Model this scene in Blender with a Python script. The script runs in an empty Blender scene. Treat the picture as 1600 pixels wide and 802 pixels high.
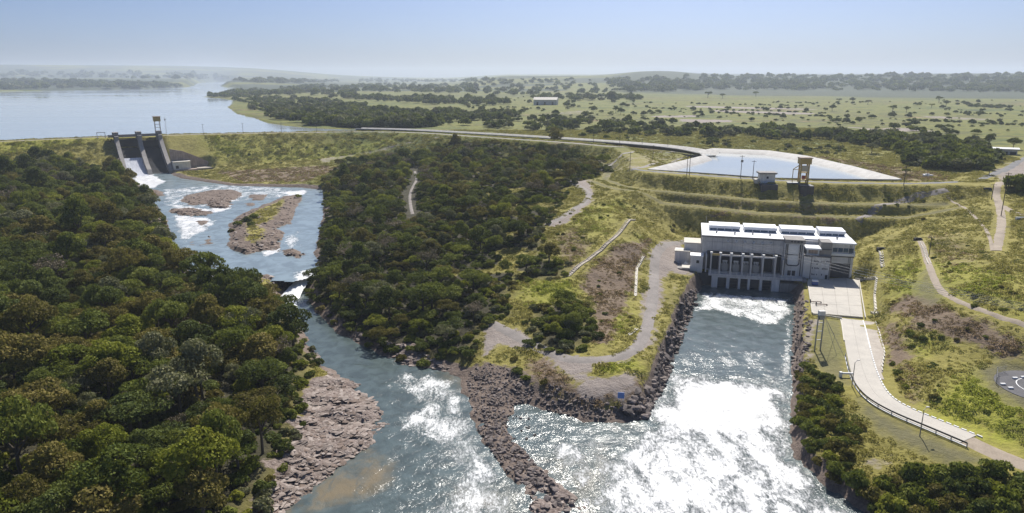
import bpy, math, random
import numpy as np
from mathutils import Vector
random.seed(7); RNG = np.random.default_rng(7)
SC = bpy.context.scene
COL = SC.collection

# ------------------------------------------------------------------ camera
CAM_H, FPX, PITCH = 75.0, 1080.0, math.radians(14.58)
cd = bpy.data.cameras.new('camera'); cam = bpy.data.objects.new('camera', cd); COL.objects.link(cam)
cd.sensor_fit = 'HORIZONTAL'; cd.sensor_width = 36; cd.lens = 36 * FPX / 1600
cd.clip_start = 1; cd.clip_end = 60000
cam.location = (0, 0, CAM_H); cam.rotation_euler = (math.pi / 2 - PITCH, 0, 0)
SC.camera = cam

# ------------------------------------------------------------------ light
SUN_EL, SUN_AZ = math.radians(46), math.radians(14)      # azimuth clockwise from +Y
w = bpy.data.worlds.new('World'); SC.world = w; w.use_nodes = True
wn = w.node_tree.nodes; bg = wn['Background']
sky = wn.new('ShaderNodeTexSky'); sky.sky_type = 'NISHITA'; sky.sun_disc = False
sky.sun_elevation = SUN_EL; sky.sun_rotation = SUN_AZ
sky.altitude = 300; sky.air_density = 0.6; sky.dust_density = 2.5; sky.ozone_density = 10.0
w.node_tree.links.new(sky.outputs[0], bg.inputs[0]); bg.inputs[1].default_value = 0.084
sd = bpy.data.lights.new('sun', 'SUN'); sun = bpy.data.objects.new('sun', sd); COL.objects.link(sun)
sd.energy = 5.0; sd.angle = math.radians(0.5); sd.color = (1.0, 0.95, 0.87)
sdir = Vector((math.sin(SUN_AZ) * math.cos(SUN_EL), math.cos(SUN_AZ) * math.cos(SUN_EL), math.sin(SUN_EL)))
sun.rotation_euler = sdir.to_track_quat('Z', 'Y').to_euler(); sun.location = (0, 0, 300)
SC.view_settings.view_transform = 'Standard'; SC.view_settings.look = 'None'
SC.view_settings.exposure = 0.28; SC.view_settings.gamma = 1.0
SC.render.engine = 'CYCLES'
SC.cycles.use_denoising = True
SC.cycles.max_bounces = 6; SC.cycles.diffuse_bounces = 3; SC.cycles.glossy_bounces = 3
SC.cycles.transparent_max_bounces = 6; SC.cycles.volume_bounces = 1
SC.cycles.sample_clamp_indirect = 6

# ------------------------------------------------------------------ helpers: places
CP, SP = math.cos(PITCH), math.sin(PITCH)
def ray(px, py):
    a = (px - 800) / FPX; b = -(py - 401) / FPX
    return np.array([a, CP + b * SP, -SP + b * CP])
def W(px, py, z):
    """The place on level z that the photograph shows at this pixel."""
    d = ray(px, py); t = (z - CAM_H) / d[2]
    return np.array([d[0] * t, d[1] * t, z])
def P2(pts, z): return np.array([W(a, b, z)[:2] for a, b in pts])
def smooth(e0, e1, x):
    t = np.clip((x - e0) / (e1 - e0), 0, 1); return t * t * (3 - 2 * t)
def hash2(ix, iy, s):
    h = (ix.astype(np.int64) * 374761393 + iy.astype(np.int64) * 668265263 + s * 974711) & 0x7fffffff
    h = ((h ^ (h >> 13)) * 1274126177) & 0x7fffffff
    return ((h ^ (h >> 16)) & 0xffff) / 65535.0
def vnoise(x, y, s=0):
    ix = np.floor(x); iy = np.floor(y); fx = x - ix; fy = y - iy
    fx = fx * fx * (3 - 2 * fx); fy = fy * fy * (3 - 2 * fy)
    a = hash2(ix, iy, s); b = hash2(ix + 1, iy, s); c = hash2(ix, iy + 1, s); d = hash2(ix + 1, iy + 1, s)
    return (a * (1 - fx) + b * fx) * (1 - fy) + (c * (1 - fx) + d * fx) * fy
def fbm(x, y, s=0, o=4):
    r = 0; a = 0.5
    for k in range(o):
        r = r + a * vnoise(x, y, s + k * 17); x = x * 2.03 + 11.3; y = y * 2.03 + 5.7; a *= 0.5
    return r / (1 - 0.5 ** o)
def sdpoly(x, y, poly, margin=60.0):
    """Signed distance to a polygon (negative inside); +margin far outside."""
    poly = np.asarray(poly, float); shp = x.shape; X = x.ravel(); Y = y.ravel()
    out = np.full(X.shape, margin)
    lo = poly.min(0) - margin; hi = poly.max(0) + margin
    m = np.where((X > lo[0]) & (X < hi[0]) & (Y > lo[1]) & (Y < hi[1]))[0]
    if len(m):
        xs, ys = X[m], Y[m]; d2 = np.full(len(m), 1e18); ins = np.zeros(len(m), bool)
        n = len(poly)
        for i in range(n):
            ax, ay = poly[i]; bx, by = poly[(i + 1) % n]; ex, ey = bx - ax, by - ay
            t = np.clip(((xs - ax) * ex + (ys - ay) * ey) / (ex * ex + ey * ey + 1e-12), 0, 1)
            d2 = np.minimum(d2, (xs - ax - t * ex) ** 2 + (ys - ay - t * ey) ** 2)
            c = (ay > ys) != (by > ys)
            if ey != 0: ins ^= c & (xs < ex * (ys - ay) / ey + ax)
        d = np.sqrt(d2); out[m] = np.where(ins, -d, np.minimum(d, margin))
    return out.reshape(shp)
def sdline(x, y, line, margin=60.0):
    line = np.asarray(line, float); shp = x.shape; X = x.ravel(); Y = y.ravel(); out = np.full(X.shape, margin)
    lo = line.min(0) - margin; hi = line.max(0) + margin
    m = np.where((X > lo[0]) & (X < hi[0]) & (Y > lo[1]) & (Y < hi[1]))[0]
    if len(m):
        xs, ys = X[m], Y[m]; d2 = np.full(len(m), margin * margin)
        for i in range(len(line) - 1):
            ax, ay = line[i]; ex, ey = line[i + 1] - line[i]
            t = np.clip(((xs - ax) * ex + (ys - ay) * ey) / (ex * ex + ey * ey + 1e-12), 0, 1)
            d2 = np.minimum(d2, (xs - ax - t * ex) ** 2 + (ys - ay - t * ey) ** 2)
        out[m] = np.sqrt(d2)
    return out.reshape(shp)
def resample(pts, step):
    pts = np.asarray(pts, float); seg = np.linalg.norm(np.diff(pts, axis=0), axis=1); s = np.r_[0, np.cumsum(seg)]
    n = max(2, int(s[-1] / step) + 1); q = np.linspace(0, s[-1], n)
    return np.stack([np.interp(q, s, pts[:, k]) for k in range(pts.shape[1])], 1)
def smoothline(pts, it=2):
    pts = np.asarray(pts, float)
    for _ in range(it):
        q = [pts[0]]
        for a, b in zip(pts[:-1], pts[1:]): q += [a * .75 + b * .25, a * .25 + b * .75]
        q.append(pts[-1]); pts = np.array(q)
    return pts

# ------------------------------------------------------------------ helpers: objects
def link(name, me, mat=None, parent=None, loc=None, rotz=0):
    o = bpy.data.objects.new(name, me); COL.objects.link(o)
    if mat is not None and me is not None and len(me.materials) == 0:
        for m in (mat if isinstance(mat, (list, tuple)) else [mat]): me.materials.append(m)
    if parent is not None: o.parent = parent
    if loc is not None: o.location = loc
    o.rotation_euler.z = rotz
    return o
def tag(o, label=None, cat=None, group=None, kind=None):
    if label: o['label'] = label
    if cat: o['category'] = cat
    if group: o['group'] = group
    if kind: o['kind'] = kind
    return o
def empty(name, loc, rotz=0, label=None, cat=None, group=None):
    o = bpy.data.objects.new(name, None); COL.objects.link(o); o.location = loc; o.rotation_euler.z = rotz
    return tag(o, label, cat, group)
def copy_tree(o, loc=None, rotz=None, scale=None, parent=None):
    c = o.copy(); COL.objects.link(c)
    if parent is not None: c.parent = parent
    if loc is not None: c.location = loc
    if rotz is not None: c.rotation_euler.z = rotz
    if scale is not None: c.scale = scale
    for ch in list(o.children): copy_tree(ch, parent=c)
    return c
class MB:
    """Collects boxes, tubes and prisms into one mesh."""
    def __init__(s): s.v = []; s.f = []
    def add(s, vs, fs):
        n = len(s.v); s.v += [tuple(map(float, p)) for p in vs]; s.f += [tuple(i + n for i in f) for f in fs]; return s
    def box(s, x0, x1, y0, y1, z0, z1):
        return s.add([(x0, y0, z0), (x1, y0, z0), (x1, y1, z0), (x0, y1, z0), (x0, y0, z1), (x1, y0, z1), (x1, y1, z1), (x0, y1, z1)],
                     [(0, 3, 2, 1), (4, 5, 6, 7), (0, 1, 5, 4), (1, 2, 6, 5), (2, 3, 7, 6), (3, 0, 4, 7)])
    def tube(s, a, b, r0, r1=None, n=6):
        a = Vector(a); b = Vector(b); r1 = r0 if r1 is None else r1; d = (b - a)
        if d.length < 1e-6: return s
        d.normalize(); u = d.orthogonal().normalized(); v = d.cross(u); vs = []
        for p, r in ((a, r0), (b, r1)):
            for k in range(n):
                t = 2 * math.pi * k / n; vs.append(p + u * math.cos(t) * r + v * math.sin(t) * r)
        fs = [(k, (k + 1) % n, n + (k + 1) % n, n + k) for k in range(n)] + [tuple(range(n))[::-1], tuple(range(n, 2 * n))]
        return s.add(vs, fs)
    def bar(s, a, b, w, h):
        a = Vector(a); b = Vector(b); d = (b - a).normalized(); u = d.cross(Vector((0, 0, 1)))
        u = u.normalized() if u.length > 1e-4 else Vector((1, 0, 0)); v = u.cross(d)
        vs = [p + u * su * w / 2 + v * sv * h / 2 for p in (a, b) for su, sv in ((-1, -1), (1, -1), (1, 1), (-1, 1))]
        return s.add(vs, [(0, 1, 5, 4), (1, 2, 6, 5), (2, 3, 7, 6), (3, 0, 4, 7), (3, 2, 1, 0), (4, 5, 6, 7)])
    def prism(s, poly, o, e1, e2, e3, t0, t1):
        """Polygon in the plane (e1,e2) at o, thickened along e3 from t0 to t1."""
        o, e1, e2, e3 = map(Vector, (o, e1, e2, e3)); n = len(poly); vs = [o + e1 * a + e2 * b + e3 * t for t in (t0, t1) for a, b in poly]
        fs = [tuple(range(n))[::-1], tuple(range(n, 2 * n))] + [(k, (k + 1) % n, n + (k + 1) % n, n + k) for k in range(n)]
        return s.add(vs, fs)
    def mesh(s, name, fix=True):
        me = bpy.data.meshes.new(name); me.from_pydata(s.v, [], s.f); me.validate()
        if fix:
            import bmesh
            b = bmesh.new(); b.from_mesh(me); bmesh.ops.recalc_face_normals(b, faces=b.faces); b.to_mesh(me); b.free()
        return me
    def build(s, name, mat, parent=None, bevel=0.0, **k):
        o = link(name, s.mesh(name), mat, parent, **k)
        if bevel:
            m = o.modifiers.new('edge', 'BEVEL'); m.width = bevel; m.segments = 1; m.limit_method = 'ANGLE'
        return o
def npmesh(name, V, F, smooth_shade=False):
    """V (n,3), F (m,4) or (m,3) as numpy."""
    me = bpy.data.meshes.new(name); k = F.shape[1]
    me.vertices.add(len(V)); me.vertices.foreach_set('co', np.ascontiguousarray(V, np.float32).ravel())
    me.loops.add(F.size); me.loops.foreach_set('vertex_index', np.ascontiguousarray(F, np.int32).ravel())
    me.polygons.add(len(F)); me.polygons.foreach_set('loop_start', np.arange(0, F.size, k, dtype=np.int32))
    if smooth_shade: me.polygons.foreach_set('use_smooth', np.ones(len(F), bool))
    me.update(calc_edges=True); return me
def fattr(me, name, arr):
    a = me.attributes.new(name, 'FLOAT', 'POINT'); a.data.foreach_set('value', np.ascontiguousarray(arr, np.float32))

# ------------------------------------------------------------------ helpers: materials
class NT:
    def __init__(s, name):
        s.m = bpy.data.materials.new(name); s.m.use_nodes = True; s.t = s.m.node_tree
        s.b = s.t.nodes['Principled BSDF']; s.out = s.t.nodes['Material Output']
    def n(s, typ, **k):
        x = s.t.nodes.new('ShaderNode' + typ)
        for a, b in k.items(): setattr(x, a, b)
        return x
    def l(s, a, b): s.t.links.new(a, b)
    def set(s, sock, v):
        if hasattr(v, 'is_linked') or isinstance(v, bpy.types.NodeSocket): s.l(v, sock)
        else: sock.default_value = v
    def math(s, op, a, b=0.0, c=0.0, clamp=False):
        x = s.n('Math', operation=op, use_clamp=clamp)
        for i, v in enumerate((a, b, c)): s.set(x.inputs[i], v)
        return x.outputs[0]
    def mix(s, f, a, b, mode='MIX'):
        x = s.n('Mix', data_type='RGBA', blend_type=mode)
        s.set(x.inputs[0], f)
        for i, v in ((6, a), (7, b)): s.set(x.inputs[i], (*v, 1) if isinstance(v, tuple) and len(v) == 3 else v)
        return x.outputs[2]
    def noise(s, scale, detail=4, rough=.55, dist=0, vec=None, out='Fac'):
        x = s.n('TexNoise'); x.inputs['Scale'].default_value = scale; x.inputs['Detail'].default_value = detail
        x.inputs['Roughness'].default_value = rough; x.inputs['Distortion'].default_value = dist
        s.l(vec if vec is not None else s.pos(), x.inputs['Vector']); return x.outputs[out]
    def pos(s):
        if not hasattr(s, '_p'): s._p = s.n('NewGeometry').outputs['Position']
        return s._p
    def obj(s):
        if not hasattr(s, '_o'): s._o = s.n('TexCoord').outputs['Object']
        return s._o
    def scaled(s, vec, sc):
        x = s.n('Mapping'); x.inputs['Scale'].default_value = sc; s.l(vec, x.inputs['Vector']); return x.outputs[0]
    def attr(s, name):
        x = s.n('Attribute', attribute_name=name); return x.outputs['Fac']
    def ramp(s, f, stops):
        x = s.n('ValToRGB'); e = x.color_ramp.elements
        for i, (p, c) in enumerate(stops):
            el = e[i] if i < 2 else e.new(p)
            el.position = p; el.color = (*c, 1) if len(c) == 3 else c
        s.l(f, x.inputs[0]); return x.outputs[0]
    def step(s, f, a, b):
        x = s.n('MapRange', interpolation_type='SMOOTHSTEP'); x.inputs[1].default_value = a; x.inputs[2].default_value = b
        s.l(f, x.inputs[0]); return x.outputs[0]
    def bump(s, h, dist, strength=1.0):
        x = s.n('Bump'); x.inputs['Strength'].default_value = strength; x.inputs['Distance'].default_value = dist
        s.l(h, x.inputs['Height']); s.l(x.outputs[0], s.b.inputs['Normal']); return x.outputs[0]
    def color(s, c): s.set(s.b.inputs['Base Color'], (*c, 1) if isinstance(c, tuple) and len(c) == 3 else c)
    def rough(s, r): s.set(s.b.inputs['Roughness'], r)

def m_plain(name, col, rough=.7, var=.25, scale=1.2, metal=0, streak=False):
    """Painted or cast surface with blotches and weather streaks."""
    t = NT(name); v = t.obj()
    n = t.noise(scale, 5, .6, vec=v)
    k = t.noise(1.0, 4, .6, vec=t.scaled(v, (1.5, 1.5, .12) if streak else (.3, .3, .3)))
    f = t.math('ADD', t.math('MULTIPLY', n, .5), t.math('MULTIPLY', k, .5))
    lo = tuple(c * (1 - var) for c in col); hi = tuple(min(1, c * (1 + var * .6)) for c in col)
    t.color(t.ramp(f, [(.3, lo), (.7, hi)])); t.rough(rough); t.b.inputs['Metallic'].default_value = metal
    t.bump(t.noise(6, 3, vec=v), .02, .4)
    return t.m

M = {}
M['concrete'] = m_plain('weathered_concrete', (.30, .28, .26), .85, .35, .5, streak=True)
M['stained'] = m_plain('stained_concrete', (.36, .28, .23), .9, .5, .35, streak=True)
M['darkcon_shade'] = m_plain('wet_dark_concrete', (.06, .058, .065), .6, .4, .5, streak=True)
M['palewall'] = m_plain('pale_wall_paint', (.72, .70, .67), .8, .26, .35, streak=True)
M['greywall'] = m_plain('grey_wall_paint', (.60, .58, .56), .8, .3, .35, streak=True)
M['roof'] = m_plain('white_roof_sheet', (.80, .81, .82), .45, .1, .4)
M['white'] = m_plain('white_paint', (.8, .8, .78), .6, .1, 2)
M['steel'] = m_plain('galvanised_steel', (.33, .33, .33), .5, .2, 2, metal=.4)
M['dark'] = m_plain('dark_steel', (.03, .032, .04), .5, .3, 1)
M['wetshade'] = m_plain('wet_shaded_concrete', (.010, .010, .014), .95, .4, .4, streak=True)  # near-black: wet concrete, with the shade of gates and walls in the colour
M['bluegrey'] = m_plain('blue_grey_glazing', (.05, .10, .17), .18, .3, .8)
M['shutter'] = m_plain('dark_grey_shutter', (.075, .078, .09), .5, .2, .6)
M['yellow'] = m_plain('yellow_ochre_paint', (.50, .36, .12), .6, .25, 1)
M['redbox'] = m_plain('red_paint', (.40, .07, .04), .5, .2, 2)
M['blue'] = m_plain('blue_paint', (.03, .09, .32), .45, .2, 1)
M['skyblue'] = m_plain('light_blue_sign_paint', (.16, .28, .62), .45, .15, 1)
M['wood'] = m_plain('grey_wood_pole', (.11, .095, .08), .85, .3, 1, streak=True)
M['lining'] = m_plain('canal_lining_concrete', (.40, .385, .36), .7, .35, .25)
M['bark'] = m_plain('tree_bark', (.10, .08, .06), .9, .35, 1.5)
M['slab'] = m_plain('pale_slab_concrete', (.62, .58, .50), .8, .15, .4)
M['cream'] = m_plain('cream_panel', (.55, .5, .4), .7, .2, .5)

# ------------------------------------------------------------------ terrain: control heights (pixel, level)
CTRL = [ # left bank
 (-150,800,6),(0,800,6),(200,800,5),(350,800,3),(430,790,1.2),(0,700,7),(200,700,6),(400,700,3),(490,700,1.2),(0,600,8),(200,600,7),(400,600,4),(480,590,2),
 (-150,600,9),(-150,430,11),(450,540,2.5),(0,500,9),(200,500,7.5),(380,500,5),(0,430,10),(150,430,9),(300,450,7),(400,460,5),(0,370,11),(150,370,9.5),(250,390,7),
 (0,310,12),(130,310,10),(220,310,7),(0,280,13),(150,280,10),(200,285,6),(-150,300,14),(-300,280,15),
 # right of spillway, flat toe of the dam
 (260,285,5),(330,288,5),(400,290,5),(480,292,5.5),(330,268,6),(420,275,6),(500,270,7),(560,258,9),(600,245,12),(660,236,15),
 # central forest
 (500,320,5.5),(530,290,7),(560,300,8),(600,270,12),(700,245,16),(800,245,18),(900,262,20),(945,240,24),(600,330,9),(700,330,13),(800,330,15.5),(850,300,18),
 (500,390,5),(560,380,7),(650,380,9),(760,380,11),(840,400,12),(520,425,5),(600,440,6),(700,440,8),(780,430,9.5),(520,470,3),(600,500,4),(700,500,5),(760,480,6.5),
 (560,515,2),(650,545,2),(720,550,3),
 # gravel flat and hill with the stair channel
 (790,510,6),(830,535,6),(870,560,5.5),(920,570,6),(990,540,6.5),(1020,480,6.5),(1030,430,6.8),(1040,400,7),(1045,380,7.5),(960,600,5),(980,620,3.6),(900,620,3.2),
 (850,600,4),(1020,600,4.6),(1040,540,6),(1070,470,6.3),(760,600,1.3),(800,600,1.5),(840,640,.8),(940,650,1.5),(1000,650,1.5),
 (850,350,17),(905,320,20),(920,300,22),(890,285,22.5),(860,400,13),(880,440,11),(900,500,8),(940,540,7),(930,420,13),(980,380,15),(990,345,18),(1020,372,11),
 (1000,420,9.5),(990,470,8),(970,510,7.2),(940,330,20),(1000,300,23),(1060,360,9),
 # powerhouse yard and access road
 (1120,400,5),(1200,400,5),(1300,400,5),(1262,460,5),(1340,460,5),(1300,440,5),(1300,520,5),(1250,500,5),(1350,540,5),(1350,600,5),(1390,640,5),(1450,665,5.2),(1530,695,5.6),(1600,722,6),(1700,760,6.4),
 # right hill
 (1362,420,9),(1362,480,7),(1375,395,14),(1370,440,10),(1369,488,6.5),(1400,375,16.5),(1440,378,17),(1455,430,15.5),(1475,465,15),(1540,490,15),(1600,508,15.2),(1700,530,16),
 (1500,420,18.5),(1600,420,21),(1560,350,23),(1480,330,21.5),(1600,310,26),(1420,325,19.5),(1400,345,17),(1350,345,14),(1450,300,24),(1700,300,28),(1700,420,23),
 (1400,500,8.5),(1450,500,12),(1500,520,11.8),(1600,545,11),(1420,560,6.5),(1480,580,9),(1530,575,8.4),(1560,562,9),(1600,568,9),(1600,600,8.7),(1600,635,8.4),
 (1540,610,8.2),(1500,640,6.6),(1560,660,6.8),(1430,610,5.8),(1600,680,6.6),(1700,620,9),(1410,590,5.6),
 # bank between access road and tailrace, right foreground
 (1270,600,4),(1300,650,4.2),(1350,690,4.2),(1420,730,4),(1500,760,3.5),(1600,800,3),(1290,720,2.6),(1340,780,1.6),(1255,680,2.5),(1700,830,3),(1450,800,1.2)]
CX = np.array([W(a, b, z) for a, b, z in CTRL])
EXTRA = np.array([(-600, 500, 24), (-650, 250, 20), (-450, 120, 12), (-300, 40, 6), (0, 20, 0), (300, 40, 6), (450, 200, 24), (500, 400, 28), (300, 480, 28), (0, 700, 27), (-300, 700, 20), (-100, 600, 20), (200, 420, 27), (120, 520, 27), (300, 330, 28), (380, 300, 28)], float)
CX = np.vstack([CX, EXTRA]); cs = 100.0
Dm = np.linalg.norm(CX[:, None, :2] - CX[None, :, :2], axis=2) / cs
cw = np.linalg.solve(Dm + np.eye(len(CX)) * -0.012, CX[:, 2] - 10)
def base_height(x, y):
    shp = x.shape; X = x.ravel(); Y = y.ravel(); out = np.zeros(len(X))
    for i in range(0, len(X), 20000):
        q = np.hypot(X[i:i + 20000, None] - CX[None, :, 0], Y[i:i + 20000, None] - CX[None, :, 1]) / cs
        out[i:i + 20000] = q @ cw
    return (out + 10).reshape(shp)
# coarse lattice of the control surface, read back bilinearly
lx = np.arange(-640, 481, 5.0); ly = np.arange(20, 741, 5.0)
LB = base_height(*np.meshgrid(lx, ly))
def bil(ax, ay, Z, x, y):
    i = np.clip(np.searchsorted(ax, x) - 1, 0, len(ax) - 2); j = np.clip(np.searchsorted(ay, y) - 1, 0, len(ay) - 2)
    u = np.clip((x - ax[i]) / (ax[i + 1] - ax[i]), 0, 1); v = np.clip((y - ay[j]) / (ay[j + 1] - ay[j]), 0, 1)
    return Z[j, i] * (1 - u) * (1 - v) + Z[j, i + 1] * u * (1 - v) + Z[j + 1, i] * (1 - u) * v + Z[j + 1, i + 1] * u * v

# ------------------------------------------------------------------ plan outlines
Z_CREST, Z_RES, Z_UP = 28.6, 26.6, 4.0
FRONT = [W(a, b, Z_CREST)[:2] for a, b in [(-400,244),(-200,232),(0,222),(100,217.8),(170,215),(300,211),(400,209),(500,207),(590,206.5),(660,208.5),(730,213.5),(800,218.5),(900,225.5),(960,231),(990,250),(985,263),(1010,270),(1100,276.5),(1200,284.5),(1300,287.5),(1420,289.5),(1500,289),(1560,291),(1640,296)]]
PLAT = np.array(FRONT + [np.array((420, 900)), np.array((-800, 900)), np.array((-800, 480))])
CANAL = np.array([W(a, b, 27)[:2] for a, b in [(560,203),(640,205),(720,209.5),(800,214),(900,220.5),(1000,227.5),(1070,234.5),(1110,243)]])
POND = P2([(1014,266.5),(1060,255),(1100,245),(1092,238),(1115,233.5),(1200,237),(1260,245.5),(1330,261.5),(1408,282.5),(1300,281.5),(1200,279.5),(1100,272)], 28)
RES = P2([(-500,215),(-500,150),(0,143.5),(150,140.5),(240,138.5),(287,136),(300,129.5),(335,127.6),(395,129),(352,135),(372,137.5),(315,152),(345,154.5),(365,157),(357,168),(372,178),(398,184),(420,192),(450,197.5),(480,200.5),(540,203),(600,203.8),(640,204.2),(650,206),(590,205.4),(500,206),(300,209.5),(170,213.5),(0,220),(-200,230),(-400,242)], Z_RES)
UP = P2([(205,277),(226,300),(246,325),(262,350),(268,385),(288,418),(302,436),(345,440),(385,439),(440,434),(455,436),(492,428),(500,415),(492,395),(498,370),(505,340),(506,312),(506,297),(470,293),(420,292),(360,290),(320,284),(285,279),(258,270),(225,268)], Z_UP)
ISLE = P2([(357,352),(372,338),(392,330),(415,320),(440,310),(468,305),(472,312),(462,325),(456,343),(444,352),(430,358),(444,364),(438,380),(436,388),(410,392),(385,398),(366,392),(355,384),(360,370)], Z_UP)
OUTCROPS = [(P2(q, Z_UP), h) for q, h in [
 ([(283,306),(330,297),(365,296),(385,302),(372,312),(340,318),(300,322),(282,316)], .55), ([(323,313),(360,308),(363,318),(356,327),(325,325)], 1.3), ([(262,327),(300,325),(338,332),(318,338),(280,337),(265,334)], .8),
 ([(300,344),(330,345),(327,357),(310,353)], .7), ([(320,367),(331,369),(333,384),(324,392),(317,381)], .9), ([(317,397),(332,399),(329,409),(320,407)], 1.0), ([(385,304),(420,304),(413,315),(390,314)], .7), ([(224,294),(258,299),(263,306),(240,309)], .9),
 ([(434,392),(465,387),(482,396),(470,403),(440,401)], .9), ([(408,386),(432,381),(437,389),(412,393)], 1.0), ([(345,436),(385,431),(440,428),(470,433),(464,441),(400,444),(350,446)], 1.2), ([(440,349),(455,345),(462,350),(448,354)], .6), ([(380,318),(398,316),(402,322),(385,324)], .5), ([(296,372),(306,376),(304,384),(294,380)], .6)]]
LOW = P2([(440,466),(456,490),(470,515),(490,545),(512,575),(545,592),(560,606),(592,640),(603,668),(575,695),(535,718),(490,760),(455,790),(420,815),(360,870),(300,1000),(1500,1000),(1420,860),(1345,800),(1290,760),(1244,715),(1236,682),(1238,600),(1240,520),(1243,462),(1225,452),(1100,446),(1088,458),(1068,505),(1052,550),(1036,592),(1018,640),(1002,658),(960,660),(910,658),(880,648),(850,640),(822,626),(800,632),(798,650),(790,672),(818,706),(846,735),(880,768),(915,796),(885,818),(840,806),(820,775),(795,742),(765,702),(745,668),(730,620),(722,590),(690,578),(640,572),(600,556),(560,540),(525,518),(495,490),(478,462),(470,440),(452,438)], 0)
PIPE_ROAD = None
SPW_O = np.array((-297.0, 556.0)); SPW_A = np.array((.832, .555)); SPW_B = np.array((.555, -.832))
def spw(x, y): return (x - SPW_O[0]) * SPW_A[0] + (y - SPW_O[1]) * SPW_A[1], (x - SPW_O[0]) * SPW_B[0] + (y - SPW_O[1]) * SPW_B[1]
# powerhouse frame: origin at the front left corner of the hall, u along the front, v into the hill
PH_ANG = math.radians(-14.0); PH_O = np.array((71.2, 251.2))
PH_U = np.array((math.cos(PH_ANG), math.sin(PH_ANG))); PH_V = np.array((-PH_U[1], PH_U[0]))
def phl(x, y): return (x - PH_O[0]) * PH_U[0] + (y - PH_O[1]) * PH_U[1], (x - PH_O[0]) * PH_V[0] + (y - PH_O[1]) * PH_V[1]
def ph(u, v, z): p = PH_O + PH_U * u + PH_V * v; return (p[0], p[1], z)

ROADC = smoothline(P2([(1331,499),(1334,510),(1342,555),(1352,590),(1368,618),(1402,640),(1466,666),(1530,693),(1600,722),(1720,772)], 5.1), 3)
YARD = P2([(1258,446),(1340,440),(1349,470),(1352,500),(1316,499),(1268,489)], 5)
HELI = W(1632, 606, 8.6)[:2]

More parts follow.
